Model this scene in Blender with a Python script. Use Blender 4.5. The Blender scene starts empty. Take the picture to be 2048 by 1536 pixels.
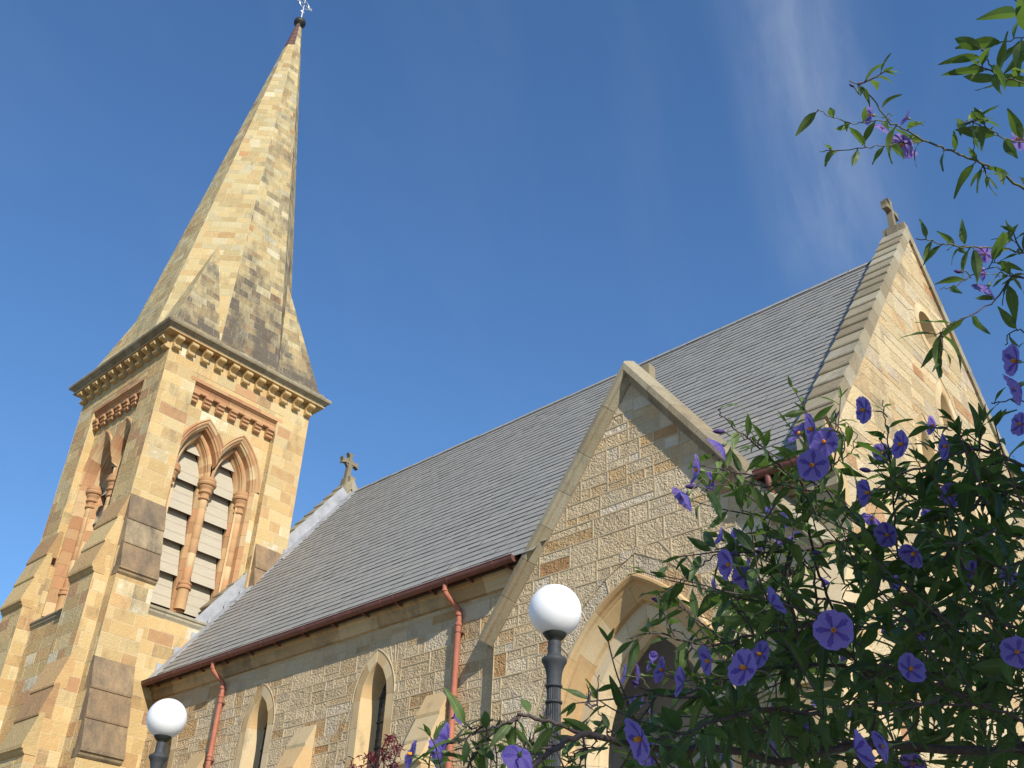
import bpy, math, random
from mathutils import Vector, Matrix
R = math.radians
random.seed(7)
C = bpy.context.scene.collection
SC = bpy.context.scene

# ------------------------------------------------------------------ camera
F_PX, YAW, PITCH, ROLL = 2063.76, -0.764942, 0.582202, 0.0437429
_fw = Vector((math.sin(YAW)*math.cos(PITCH), math.cos(YAW)*math.cos(PITCH), math.sin(PITCH)))
_r0 = Vector((math.cos(YAW), -math.sin(YAW), 0)); _u0 = _r0.cross(_fw)
CR = math.cos(ROLL)*_r0 + math.sin(ROLL)*_u0
CU = -math.sin(ROLL)*_r0 + math.cos(ROLL)*_u0
cam = bpy.data.cameras.new("camera"); camo = bpy.data.objects.new("camera", cam); C.objects.link(camo)
cam.sensor_width = 36; cam.lens = 36*F_PX/2048
cam.clip_start = 0.05; cam.clip_end = 3000
camo.matrix_world = Matrix(((CR.x, CU.x, -_fw.x, 0), (CR.y, CU.y, -_fw.y, 0), (CR.z, CU.z, -_fw.z, 0), (0, 0, 0, 1)))
SC.camera = camo
GZ = -1.6                                   # ground level (eye height is zero)

# ------------------------------------------------------------------ light
SUN = Vector((2.5, -1.0, 1.65)).normalized()
SUN_EL = math.asin(SUN.z); SUN_AZ = math.atan2(SUN.x, SUN.y)
sl = bpy.data.lights.new("sun", 'SUN'); sl.energy = 4.6; sl.angle = R(0.53); sl.color = (1, .93, .82)
so = bpy.data.objects.new("sun", sl); C.objects.link(so)
so.rotation_euler = SUN.to_track_quat('Z', 'Y').to_euler(); so.location = (30, -10, 40)
W = bpy.data.worlds.new("World"); SC.world = W; W.use_nodes = True
wn = W.node_tree; wn.nodes.clear()
sky = wn.nodes.new('ShaderNodeTexSky'); sky.sky_type = 'NISHITA'; sky.sun_disc = False
sky.sun_elevation = SUN_EL; sky.sun_rotation = SUN_AZ
sky.altitude = 0; sky.air_density = 1.4; sky.dust_density = 0.0; sky.ozone_density = 10.0
bg = wn.nodes.new('ShaderNodeBackground'); bg.inputs['Strength'].default_value = 0.13
wo = wn.nodes.new('ShaderNodeOutputWorld')
# faint wisps of high cloud, laid out in sky directions: one long streak and a thin veil
L = wn.links.new
def wnode(t, **kw):
    n = wn.nodes.new(t)
    for k, v in kw.items():
        if k in ('operation', 'use_clamp'): setattr(n, k, v)
        else: n.inputs[int(k[1:]) if k[0] == 'i' and k[1:].isdigit() else k].default_value = v
    return n
ST_A = Vector((-0.9340, -0.3572, -0.0089)); ST_B = Vector((-0.2478, 0.6653, -0.7042))
tc = wn.nodes.new('ShaderNodeTexCoord')
qa = wnode('ShaderNodeVectorMath', operation='DOT_PRODUCT'); qa.inputs[1].default_value = ST_A
qb = wnode('ShaderNodeVectorMath', operation='DOT_PRODUCT'); qb.inputs[1].default_value = ST_B
for q in (qa, qb): L(tc.outputs['Generated'], q.inputs[0])
sa = wnode('ShaderNodeMath', operation='MULTIPLY', i1=9.0); sb = wnode('ShaderNodeMath', operation='MULTIPLY', i1=2.6)
L(qa.outputs['Value'], sa.inputs[0]); L(qb.outputs['Value'], sb.inputs[0])
cv = wn.nodes.new('ShaderNodeCombineXYZ'); L(sa.outputs[0], cv.inputs[0]); L(sb.outputs[0], cv.inputs[1])
cn = wnode('ShaderNodeTexNoise', Scale=2.6, Detail=7.0, Roughness=.6, Distortion=.35); L(cv.outputs[0], cn.inputs['Vector'])
cn2 = wnode('ShaderNodeTexNoise', Scale=1.1, Detail=4.0, Roughness=.55, Distortion=.5); L(cv.outputs[0], cn2.inputs['Vector'])
r1 = wnode('ShaderNodeMapRange', i1=.22, i2=.95); L(cn.outputs[0], r1.inputs[0])
ab = wnode('ShaderNodeMath', operation='ABSOLUTE'); L(qa.outputs['Value'], ab.inputs[0])
ms_ = wnode('ShaderNodeMapRange', i1=.085, i2=.0); ms_.interpolation_type = 'SMOOTHSTEP'; L(ab.outputs[0], ms_.inputs[0])
me_ = wnode('ShaderNodeMapRange', i1=.19, i2=.06); me_.interpolation_type = 'SMOOTHSTEP'; L(qb.outputs['Value'], me_.inputs[0])
m1 = wnode('ShaderNodeMath', operation='MULTIPLY'); L(ms_.outputs[0], m1.inputs[0]); L(me_.outputs[0], m1.inputs[1])
m2 = wnode('ShaderNodeMath', operation='MULTIPLY'); L(m1.outputs[0], m2.inputs[0]); L(r1.outputs[0], m2.inputs[1])
r2 = wnode('ShaderNodeMapRange', i1=.50, i2=.85, i3=0.0, i4=.025); L(cn2.outputs[0], r2.inputs[0])
m3 = wnode('ShaderNodeMath', operation='MULTIPLY_ADD', i1=.36); L(m2.outputs[0], m3.inputs[0]); L(r2.outputs[0], m3.inputs[2])
m4 = wnode('ShaderNodeMath', operation='MULTIPLY', i1=1.0); L(m3.outputs[0], m4.inputs[0]); m4.use_clamp = True
mx = wn.nodes.new('ShaderNodeMixRGB'); mx.inputs[2].default_value = (4.6, 5.0, 5.6, 1)
L(m4.outputs[0], mx.inputs[0]); L(sky.outputs[0], mx.inputs[1])
L(mx.outputs[0], bg.inputs[0]); L(bg.outputs[0], wo.inputs[0])
SC.view_settings.view_transform = 'Standard'; SC.view_settings.look = 'None'
SC.view_settings.exposure = 0.3; SC.view_settings.gamma = 1.0
SC.cycles.max_bounces = 6; SC.cycles.transparent_max_bounces = 8

# ------------------------------------------------------------------ materials
def new_mat(name):
    m = bpy.data.materials.new(name); m.use_nodes = True
    nt = m.node_tree; nt.nodes.clear()
    out = nt.nodes.new('ShaderNodeOutputMaterial'); p = nt.nodes.new('ShaderNodeBsdfPrincipled')
    nt.links.new(p.outputs[0], out.inputs[0])
    return m, nt, p
def nd(nt, t, **kw):
    n = nt.nodes.new(t)
    for k, v in kw.items():
        if k in ('operation', 'blend_type', 'feature', 'distance'): setattr(n, k, v)
        else:
            key = int(k[1:]) if k[0] == 'i' and k[1:].isdigit() else k
            n.inputs[key].default_value = v
    return n
def ramp(nt, stops, interp='LINEAR'):
    n = nt.nodes.new('ShaderNodeValToRGB'); cr = n.color_ramp; cr.interpolation = interp
    while len(cr.elements) < len(stops): cr.elements.new(.5)
    for e, (p, c) in zip(cr.elements, stops): e.position = p; e.color = (*c, 1)
    return n
def stone(name, stops, pick=0.0, fine=.3, dark=(.055, .048, .04), mott=.5, rough=.92, wth_scale=1.6, pickscale=26, wlo=.42):
    """stops: palette over the per-block random; the block attribute is (hue, value, weathering)."""
    m, nt, p = new_mat(name); l = nt.links.new
    at = nt.nodes.new('ShaderNodeAttribute'); at.attribute_name = 'blk'
    sp = nt.nodes.new('ShaderNodeSeparateColor'); l(at.outputs['Color'], sp.inputs[0])
    co = nt.nodes.new('ShaderNodeTexCoord'); v = co.outputs['Object']
    n1 = nd(nt, 'ShaderNodeTexNoise', Scale=4.5, Detail=5.0, Roughness=.6); l(v, n1.inputs['Vector'])
    n2 = nd(nt, 'ShaderNodeTexNoise', Scale=38.0, Detail=4.0, Roughness=.7); l(v, n2.inputs['Vector'])
    # hue of the block, shifted a little by a broad noise so the colour wanders inside it
    a = nd(nt, 'ShaderNodeMath', operation='MULTIPLY_ADD', i1=.55, i2=-.275); l(n1.outputs[0], a.inputs[0])
    b = nd(nt, 'ShaderNodeMath', operation='ADD'); l(a.outputs[0], b.inputs[0]); l(sp.outputs[0], b.inputs[1]); b.use_clamp = True
    rp = ramp(nt, stops); l(b.outputs[0], rp.inputs[0])
    # value
    c1 = nd(nt, 'ShaderNodeMapRange', i1=.25, i2=.75, i3=1-mott*.5, i4=1+mott*.5); l(n2.outputs[0], c1.inputs[0])
    c2 = nd(nt, 'ShaderNodeMath', operation='MULTIPLY'); l(c1.outputs[0], c2.inputs[0]); l(sp.outputs[1], c2.inputs[1])
    c3 = nd(nt, 'ShaderNodeMath', operation='MULTIPLY', i1=2.0); l(c2.outputs[0], c3.inputs[0])
    cx = nd(nt, 'ShaderNodeVectorMath', operation='SCALE'); l(rp.outputs[0], cx.inputs[0]); l(c3.outputs[0], cx.inputs['Scale'])
    # weathering: lichen and soot in patches and runs
    mpg = nt.nodes.new('ShaderNodeMapping'); mpg.inputs['Scale'].default_value = (1, 1, .45); l(v, mpg.inputs[0])
    n3 = nd(nt, 'ShaderNodeTexNoise', Scale=wth_scale, Detail=9.0, Roughness=.72); l(mpg.outputs[0], n3.inputs['Vector'])
    w1 = nd(nt, 'ShaderNodeMath', operation='MULTIPLY_ADD', i1=2.0, i2=-1.04); l(n3.outputs[0], w1.inputs[0])
    w2 = nd(nt, 'ShaderNodeMath', operation='ADD'); l(w1.outputs[0], w2.inputs[0]); l(sp.outputs[2], w2.inputs[1])
    w3 = nd(nt, 'ShaderNodeMapRange', i1=wlo-.24, i2=wlo+.42, i3=0.0, i4=.93); l(w2.outputs[0], w3.inputs[0])
    dk = ramp(nt, [(.3, dark), (.75, tuple(min(1, x*2.6) for x in dark))]); l(n2.outputs[0], dk.inputs[0])
    mxn = nt.nodes.new('ShaderNodeMixRGB'); l(w3.outputs[0], mxn.inputs[0]); l(cx.outputs[0], mxn.inputs[1]); l(dk.outputs[0], mxn.inputs[2])
    l(mxn.outputs[0], p.inputs['Base Color'])
    p.inputs['Roughness'].default_value = rough; p.inputs['Specular IOR Level'].default_value = .25
    # relief
    bm = nd(nt, 'ShaderNodeBump', Strength=fine, Distance=.012); l(n2.outputs[0], bm.inputs['Height'])
    if pick:
        vn = nd(nt, 'ShaderNodeTexNoise', Scale=float(pickscale), Detail=1.5, Roughness=.45, Distortion=1.6); l(v, vn.inputs['Vector'])
        n5 = nd(nt, 'ShaderNodeTexNoise', Scale=5.0, Detail=2.0); l(v, n5.inputs['Vector'])
        ad = nd(nt, 'ShaderNodeMath', operation='MULTIPLY_ADD', i1=.6); l(n5.outputs[0], ad.inputs[0]); l(vn.outputs[0], ad.inputs[2])
        b2 = nd(nt, 'ShaderNodeBump', Strength=pick, Distance=.075); l(ad.outputs[0], b2.inputs['Height']); l(bm.outputs[0], b2.inputs['Normal'])
        l(b2.outputs[0], p.inputs['Normal'])
    else: l(bm.outputs[0], p.inputs['Normal'])
    return m
def plain(name, col, rough=.5, metal=0., noise=.15, scale=12., spec=.5, bump=0., bscale=40., streak=(1, 1, 1)):
    m, nt, p = new_mat(name); l = nt.links.new
    co = nt.nodes.new('ShaderNodeTexCoord'); mpg = nt.nodes.new('ShaderNodeMapping'); mpg.inputs['Scale'].default_value = streak; l(co.outputs['Object'], mpg.inputs[0])
    n = nd(nt, 'ShaderNodeTexNoise', Scale=scale, Detail=5.0, Roughness=.65); l(mpg.outputs[0], n.inputs['Vector'])
    r = ramp(nt, [(.25, tuple(x*(1-noise) for x in col)), (.75, tuple(min(1, x*(1+noise)) for x in col))]); l(n.outputs[0], r.inputs[0])
    l(r.outputs[0], p.inputs['Base Color']); p.inputs['Roughness'].default_value = rough; p.inputs['Metallic'].default_value = metal
    p.inputs['Specular IOR Level'].default_value = spec
    if bump:
        n2 = nd(nt, 'ShaderNodeTexNoise', Scale=bscale, Detail=3.0); l(mpg.outputs[0], n2.inputs['Vector'])
        b = nd(nt, 'ShaderNodeBump', Strength=bump, Distance=.02); l(n2.outputs[0], b.inputs['Height']); l(b.outputs[0], p.inputs['Normal'])
    return m

TOWER_PAL = [(0, (.43, .25, .125)), (.12, (.46, .285, .135)), (.3, (.50, .335, .15)), (.55, (.53, .385, .18)), (.8, (.53, .41, .215)), (.95, (.53, .43, .25)), (1, (.62, .54, .38))]
M_TOWER = stone('tower_sandstone', TOWER_PAL, pick=.28, fine=.4, mott=.22, pickscale=13)
M_TMORT = stone('tower_pointing', [(0, (.60, .49, .31)), (1, (.66, .55, .36))], fine=.2, mott=.2)
M_DRESS = stone('dressed_sandstone', [(0, (.40, .20, .10)), (.35, (.45, .255, .125)), (.7, (.50, .32, .16)), (1, (.55, .40, .22))], fine=.2, mott=.18, wth_scale=2.5)
M_NAVE = stone('picked_sandstone', [(0, (.42, .235, .10)), (.15, (.48, .315, .15)), (.4, (.53, .40, .235)), (.62, (.55, .43, .265)), (.8, (.55, .445, .30)), (1, (.56, .47, .35))], pick=.6, fine=.15, mott=.25, pickscale=15)
M_NMORT = stone('ribbon_pointing', [(0, (.46, .355, .21)), (1, (.52, .41, .255))], fine=.3, mott=.25)
M_GABLE = stone('pale_gable_sandstone', [(0, (.40, .21, .10)), (.2, (.46, .30, .15)), (.5, (.52, .40, .22)), (.8, (.55, .45, .28)), (1, (.44, .35, .25))], pick=.5, fine=.5, mott=.25, pickscale=17, wth_scale=1.2)
M_ARCH = stone('warm_arch_stone', [(0, (.48, .29, .135)), (.45, (.53, .365, .18)), (.7, (.56, .43, .25)), (1, (.58, .48, .31))], fine=.22, mott=.2, wth_scale=2.0)
M_BUFF = stone('buff_dressed_stone', [(0, (.46, .31, .15)), (.5, (.52, .38, .20)), (1, (.58, .46, .28))], fine=.22, mott=.2, wth_scale=2.2)
M_COPE = stone('weathered_coping_stone', [(0, (.25, .20, .125)), (.5, (.31, .265, .175)), (1, (.37, .33, .235))], fine=.5, mott=.45, dark=(.075, .065, .045), wth_scale=3.0)
M_DARKW = stone('sooty_weathering_stone', [(0, (.30, .195, .105)), (.5, (.35, .245, .135)), (1, (.40, .31, .18))], fine=.45, mott=.45, dark=(.07, .056, .042), wth_scale=2.6)
M_SPIRE = stone('spire_sandstone', [(0, (.40, .22, .10)), (.15, (.43, .30, .14)), (.5, (.47, .37, .185)), (.8, (.47, .40, .23)), (1, (.52, .46, .31))], pick=.3, fine=.5, mott=.3, dark=(.06, .05, .04), wth_scale=1.9, pickscale=14, wlo=.45)
M_CAP = plain('brown_capstone', (.12, .06, .05), rough=.8, noise=.3, scale=6)
M_LEAD = plain('sheet_lead', (.33, .335, .345), rough=.6, noise=.3, scale=3, bump=.15, bscale=6)
M_GUTTER = plain('red_brown_gutter_paint', (.155, .055, .038), rough=.6, noise=.3, scale=6)
M_PIPE = plain('terracotta_pipe_paint', (.38, .135, .082), rough=.65, noise=.22, scale=5, spec=.3)
M_SOFFIT = plain('dark_soffit_board', (.05, .028, .02), rough=.7)
M_LOUVRE = plain('cream_louvre_board', (.43, .38, .28), rough=.75, noise=.12, scale=3, streak=(1, 1, 8), bump=.1)
M_LOUVED = plain('dark_louvre_edge', (.06, .03, .028), rough=.7)
M_DARK = plain('unlit_interior', (.02, .019, .018), rough=.9)
M_IRON = plain('grey_painted_iron', (.05, .053, .056), rough=.62, spec=.25, noise=.3, scale=15)
M_FINIAL = plain('gilded_metal', (.75, .73, .66), rough=.3, metal=.8)
M_BRONZE = plain('dark_bronze', (.02, .022, .016), rough=.6)
M_PLASTER = plain('porch_plaster', (.66, .63, .60), rough=.9, noise=.08, scale=2)
M_BARK = plain('purple_brown_bark', (.085, .06, .055), rough=.85, noise=.4, scale=60, bump=.3, bscale=120)
M_TWIG = plain('green_twig_bark', (.10, .105, .045), rough=.7, noise=.3, scale=60)
M_GROUND = plain('ground_gravel', (.23, .20, .15), rough=.95, noise=.3, scale=1.5, bump=.3)

def slate_mat():
    m, nt, p = new_mat('grey_slate'); l = nt.links.new
    at = nt.nodes.new('ShaderNodeAttribute'); at.attribute_name = 'blk'; sp = nt.nodes.new('ShaderNodeSeparateColor'); l(at.outputs['Color'], sp.inputs[0])
    co = nt.nodes.new('ShaderNodeTexCoord'); n = nd(nt, 'ShaderNodeTexNoise', Scale=2.2, Detail=7.0, Roughness=.68); 
    mpg = nt.nodes.new('ShaderNodeMapping'); mpg.inputs['Scale'].default_value = (.6, 1.4, 1.4); l(co.outputs['Object'], mpg.inputs[0]); l(mpg.outputs[0], n.inputs['Vector'])
    r = ramp(nt, [(0, (.235, .228, .205)), (.4, (.275, .266, .24)), (.7, (.305, .292, .258)), (.9, (.33, .30, .25)), (1, (.43, .41, .365))])
    a = nd(nt, 'ShaderNodeMath', operation='MULTIPLY_ADD', i1=.7, i2=-.35); l(n.outputs[0], a.inputs[0])
    b = nd(nt, 'ShaderNodeMath', operation='ADD'); b.use_clamp = True; l(a.outputs[0], b.inputs[0]); l(sp.outputs[0], b.inputs[1]); l(b.outputs[0], r.inputs[0])
    n2 = nd(nt, 'ShaderNodeTexNoise', Scale=30.0, Detail=5.0); l(co.outputs['Object'], n2.inputs['Vector'])
    c = nd(nt, 'ShaderNodeMapRange', i1=.25, i2=.75, i3=.82, i4=1.18); l(n2.outputs[0], c.inputs[0])
    s = nd(nt, 'ShaderNodeVectorMath', operation='SCALE'); l(r.outputs[0], s.inputs[0]); l(c.outputs[0], s.inputs['Scale'])
    l(s.outputs[0], p.inputs['Base Color']); p.inputs['Roughness'].default_value = .62
    bm = nd(nt, 'ShaderNodeBump', Strength=.25, Distance=.01); l(n2.outputs[0], bm.inputs['Height']); l(bm.outputs[0], p.inputs['Normal'])
    return m
M_SLATE = slate_mat()
def globe_mat():
    m, nt, p = new_mat('white_opal_globe')
    p.inputs['Base Color'].default_value = (.86, .86, .86, 1); p.inputs['Roughness'].default_value = .38
    p.inputs['Subsurface Weight'].default_value = .6; p.inputs['Subsurface Radius'].default_value = (.08, .08, .08)
    p.inputs['Subsurface Scale'].default_value = 1.0
    co = nt.nodes.new('ShaderNodeTexCoord'); n = nd(nt, 'ShaderNodeTexNoise', Scale=6.0, Detail=4.0); nt.links.new(co.outputs['Object'], n.inputs['Vector'])
    r = ramp(nt, [(.3, (.82, .82, .81)), (.7, (.88, .88, .88))]); nt.links.new(n.outputs[0], r.inputs[0]); nt.links.new(r.outputs[0], p.inputs['Base Color'])
    return m
M_GLOBE = globe_mat()
def glass_mat():
    m, nt, p = new_mat('leaded_glass'); l = nt.links.new
    co = nt.nodes.new('ShaderNodeTexCoord'); mpg = nt.nodes.new('ShaderNodeMapping'); mpg.inputs['Rotation'].default_value = (0, R(45), 0); l(co.outputs['Object'], mpg.inputs[0])
    ck = nd(nt, 'ShaderNodeTexChecker', Scale=9.0); l(mpg.outputs[0], ck.inputs['Vector'])
    ck.inputs['Color1'].default_value = (.018, .022, .028, 1); ck.inputs['Color2'].default_value = (.045, .052, .06, 1)
    n = nd(nt, 'ShaderNodeTexNoise', Scale=9.0, Detail=2.0); l(co.outputs['Object'], n.inputs['Vector'])
    b = nd(nt, 'ShaderNodeBump', Strength=.35, Distance=.03); l(n.outputs[0], b.inputs['Height'])
    l(ck.outputs[0], p.inputs['Base Color']); l(b.outputs[0], p.inputs['Normal']); p.inputs['Roughness'].default_value = .18
    return m
M_GLASS = glass_mat()
def leafy(name, c0, c1, trans, tcol, rough=.5, rib=True):
    m = bpy.data.materials.new(name); m.use_nodes = True; nt = m.node_tree; nt.nodes.clear(); l = nt.links.new
    out = nt.nodes.new('ShaderNodeOutputMaterial'); p = nt.nodes.new('ShaderNodeBsdfPrincipled'); t = nt.nodes.new('ShaderNodeBsdfTranslucent'); ms = nt.nodes.new('ShaderNodeMixShader')
    at = nt.nodes.new('ShaderNodeAttribute'); at.attribute_name = 'blk'; sp = nt.nodes.new('ShaderNodeSeparateColor'); l(at.outputs['Color'], sp.inputs[0])
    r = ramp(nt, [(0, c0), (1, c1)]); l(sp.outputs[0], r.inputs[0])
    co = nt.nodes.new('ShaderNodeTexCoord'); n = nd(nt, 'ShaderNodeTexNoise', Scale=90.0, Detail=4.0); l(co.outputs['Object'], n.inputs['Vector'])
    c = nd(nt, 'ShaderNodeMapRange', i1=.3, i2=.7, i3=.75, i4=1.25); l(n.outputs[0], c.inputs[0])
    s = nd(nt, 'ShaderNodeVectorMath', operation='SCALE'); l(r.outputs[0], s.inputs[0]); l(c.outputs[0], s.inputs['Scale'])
    l(s.outputs[0], p.inputs['Base Color']); p.inputs['Roughness'].default_value = rough
    p.inputs['Specular IOR Level'].default_value = .35
    bm = nd(nt, 'ShaderNodeBump', Strength=.3, Distance=.002); l(n.outputs[0], bm.inputs['Height']); l(bm.outputs[0], p.inputs['Normal'])
    mxc = nt.nodes.new('ShaderNodeMixRGB'); mxc.blend_type = 'MULTIPLY'; mxc.inputs[0].default_value = .5; l(s.outputs[0], mxc.inputs[2]); 
    t.inputs[0].default_value = (*tcol, 1); ms.inputs[0].default_value = trans
    l(p.outputs[0], ms.inputs[1]); l(t.outputs[0], ms.inputs[2]); l(ms.outputs[0], out.inputs[0])
    return m
M_LEAF = leafy('potato_bush_leaf', (.012, .028, .012), (.15, .22, .065), .32, (.17, .30, .04))  # dark end deepened for shaded leaves, pale end raised for sunlit ones
M_PETAL = leafy('violet_petal', (.058, .046, .27), (.20, .155, .50), .42, (.44, .31, .74), rough=.6)
M_RAY = leafy('deep_violet_ray', (.04, .028, .20), (.11, .08, .36), .25, (.2, .08, .5), rough=.6)
M_BUD = leafy('dark_violet_bud', (.05, .025, .12), (.09, .05, .20), .1, (.2, .08, .4), rough=.6)
M_ANTHER = plain('orange_anther', (.75, .30, .02), rough=.6, noise=.3, scale=300)
M_STALK = plain('pale_green_stalk', (.16, .22, .07), rough=.6)
M_REDLEAF = leafy('dark_red_leaf', (.09, .018, .022), (.20, .04, .05), .3, (.4, .05, .06))

# ------------------------------------------------------------------ mesh helpers
class MB:
    def __init__(s): s.v = []; s.f = []; s.m = []; s.c = []; s.sm = []
    def face(s, pts, mi=0, col=(.5, .5, 0), smooth=False):
        i = len(s.v); s.v += [tuple(p) for p in pts]; s.f.append(tuple(range(i, i+len(pts)))); s.m.append(mi); s.c.append(col); s.sm.append(smooth)
    def grid(s, rows, mi=0, col=(.5, .5, 0), smooth=True, closeu=False):
        i = len(s.v); n = len(rows[0])
        for r in rows: s.v += [tuple(p) for p in r]
        for a in range(len(rows)-1):
            for b in range(n if closeu else n-1):
                b2 = (b+1) % n
                s.f.append((i+a*n+b, i+a*n+b2, i+(a+1)*n+b2, i+(a+1)*n+b)); s.m.append(mi); s.c.append(col); s.sm.append(smooth)
    def build(s, name, mats, parent=None, loc=None):
        me = bpy.data.meshes.new(name); me.from_pydata(s.v, [], s.f)
        for m in (mats if isinstance(mats, (list, tuple)) else [mats]): me.materials.append(m)
        me.polygons.foreach_set('material_index', s.m); me.polygons.foreach_set('use_smooth', s.sm)
        a = me.attributes.new('blk', 'FLOAT_COLOR', 'FACE')
        flat = []
        for c in s.c: flat += [c[0], c[1], c[2], 1.0]
        a.data.foreach_set('color', flat); me.update()
        o = bpy.data.objects.new(name, me); C.objects.link(o)
        if parent:
            o.parent = parent
            o.location = loc if loc is not None else (Vector((0, 0, 0)) - parent.matrix_basis.translation - (parent.parent.matrix_basis.translation if parent.parent else Vector((0, 0, 0))))
        return o
def empty(name, loc, label, cat, group=None):
    o = bpy.data.objects.new(name, None); C.objects.link(o); o.location = loc; o['label'] = label; o['category'] = cat
    if group: o['group'] = group
    o.empty_display_size = .2
    return o
class Fr:
    """a wall frame: origin, u along the wall, v up, n outwards"""
    def __init__(s, o, u, v=(0, 0, 1)):
        s.o = Vector(o); s.u = Vector(u).normalized(); v = Vector(v); s.v = (v - s.u*v.dot(s.u)).normalized(); s.n = s.u.cross(s.v)
    def p(s, a, b, h=0.): return s.o + s.u*a + s.v*b + s.n*h
    def off(s, h): return Fr(s.o + s.n*h, s.u, s.v)
def rc(lo=.35, hi=.62, w=0.): return (random.random(), random.uniform(lo, hi), w)

def area(p): return .5*sum(p[i][0]*p[(i+1) % len(p)][1]-p[(i+1) % len(p)][0]*p[i][1] for i in range(len(p)))
def clip(poly, a, b, c):
    out = []; n = len(poly)
    for i in range(n):
        p, q = poly[i], poly[(i+1) % n]; dp = a*p[0]+b*p[1]-c; dq = a*q[0]+b*q[1]-c
        if dp <= 1e-9: out.append(p)
        if (dp < -1e-9 and dq > 1e-9) or (dp > 1e-9 and dq < -1e-9):
            t = dp/(dp-dq); out.append((p[0]+t*(q[0]-p[0]), p[1]+t*(q[1]-p[1])))
    return out
def edges(region):
    n = len(region)
    for i in range(n):
        p, q = region[i], region[(i+1) % n]; a, b = q[1]-p[1], -(q[0]-p[0]); l = math.hypot(a, b)
        if l > 1e-9: yield a/l, b/l, (a*p[0]+b*p[1])/l
def ccw(p): return p if area(p) > 0 else p[::-1]
def clip_to(poly, region):
    for a, b, c in edges(ccw(region)):
        poly = clip(poly, a, b, c)
        if len(poly) < 3: return []
    return poly
def subtract(poly, hole):
    hole = ccw(hole)
    if not len(clip_to(poly, hole)) >= 3: return [poly]
    res = []
    for a, b, c in edges(hole):
        o = clip(poly, -a, -b, -c)
        if len(o) >= 3 and abs(area(o)) > 1e-5: res.append(o)
        poly = clip(poly, a, b, c)
        if len(poly) < 3: break
    return res
def inset(poly, d):
    es = list(edges(poly)); out = poly
    for a, b, c in es:
        out = clip(out, a, b, c-d)
        if len(out) < 3: return []
    return out
def inset_match(poly, d):
    """inset keeping vertex correspondence; None when it collapses"""
    n = len(poly); out = []
    for i in range(n):
        p0, p1, p2 = poly[i-1], poly[i], poly[(i+1) % n]
        e1 = (p1[0]-p0[0], p1[1]-p0[1]); e2 = (p2[0]-p1[0], p2[1]-p1[1]); l1 = math.hypot(*e1); l2 = math.hypot(*e2)
        if l1 < 1e-6 or l2 < 1e-6: return None
        n1 = (-e1[1]/l1, e1[0]/l1); n2 = (-e2[1]/l2, e2[0]/l2); k = 1+n1[0]*n2[0]+n1[1]*n2[1]
        if k < .04: return None
        out.append((p1[0]+d*(n1[0]+n2[0])/k, p1[1]+d*(n1[1]+n2[1])/k))
    for i in range(n):
        a, b = poly[i], poly[(i+1) % n]; c, e = out[i], out[(i+1) % n]
        if (b[0]-a[0])*(e[0]-c[0])+(b[1]-a[1])*(e[1]-c[1]) <= 0: return None
    return out
def clean(poly):
    poly = [poly[i] for i in range(len(poly)) if abs((poly[i][0]-poly[i-1][0])*(poly[(i+1) % len(poly)][1]-poly[i][1])-(poly[i][1]-poly[i-1][1])*(poly[(i+1) % len(poly)][0]-poly[i][0])) > 1e-7]
    out = []
    for p in poly:
        if not out or math.hypot(p[0]-out[-1][0], p[1]-out[-1][1]) > 2e-3: out.append(p)
    if len(out) > 1 and math.hypot(out[0][0]-out[-1][0], out[0][1]-out[-1][1]) < 2e-3: out.pop()
    return out
def block(mb, poly, fr, col, joint=.011, rise=-.008, ms=0, mm=1, h=0., mcol=None):
    poly = clean(ccw(poly))
    if len(poly) < 3 or area(poly) < 4e-4: return
    mcol = mcol or (random.random(), .5, col[2]*.6)
    i1 = inset_match(poly, joint)
    if i1 is None:
        mb.face([fr.p(*p, h+rise) for p in poly], ms if area(poly) > .004 else mm, col if area(poly) > .004 else mcol); return
    dz = .006*(random.random()-.5)
    if rise < 0:                                   # block proud of a recessed joint
        i2 = inset_match(poly, joint*.45) or i1
        mb.face([fr.p(*p, h+dz) for p in i1], ms, col)
    else:                                          # raised ribbon pointing
        i2 = inset_match(poly, joint*.72) or i1
        mb.face([fr.p(*p, h+dz) for p in i1], ms, col)
    n = len(poly)
    for k in range(n):
        k2 = (k+1) % n
        mb.face([fr.p(*i2[k], h+rise), fr.p(*i2[k2], h+rise), fr.p(*i1[k2], h+dz), fr.p(*i1[k], h+dz)], ms if rise < 0 else mm, col if rise < 0 else mcol)
        mb.face([fr.p(*poly[k], h+rise), fr.p(*poly[k2], h+rise), fr.p(*i2[k2], h+rise), fr.p(*i2[k], h+rise)], mm, mcol)
def lay_coursed(u0, v0, u1, v1, hs=(.29, .35), ls=(.36, .85)):
    v = v0
    while v < v1:
        h = random.uniform(*hs); u = u0-random.uniform(0, ls[1])
        while u < u1:
            w = random.uniform(*ls); yield [(u, v), (u+w, v), (u+w, v+h), (u, v+h)]; u += w
        v += h
def lay_snecked(u0, v0, u1, v1, hs=(.29, .39), ls=(.30, .72)):
    v = v0
    while v < v1:
        h = random.uniform(*hs); u = u0-random.uniform(0, .5)
        while u < u1:
            w = random.uniform(*ls); k = random.random()
            if k < .5: yield [(u, v), (u+w, v), (u+w, v+h), (u, v+h)]
            else:
                t = v+h*random.choice((.36, .5, .62)); w2 = w*random.uniform(.9, 1.5); w = w2
                for (a, b) in ((v, t), (t, v+h)):
                    if random.random() < .55 and w2 > .5:
                        m = u+w2*random.uniform(.3, .7)
                        yield [(u, a), (m, a), (m, b), (u, b)]; yield [(m, a), (u+w2, a), (u+w2, b), (m, b)]
                    else: yield [(u, a), (u+w2, a), (u+w2, b), (u, b)]
            u += w
        v += h
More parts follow.
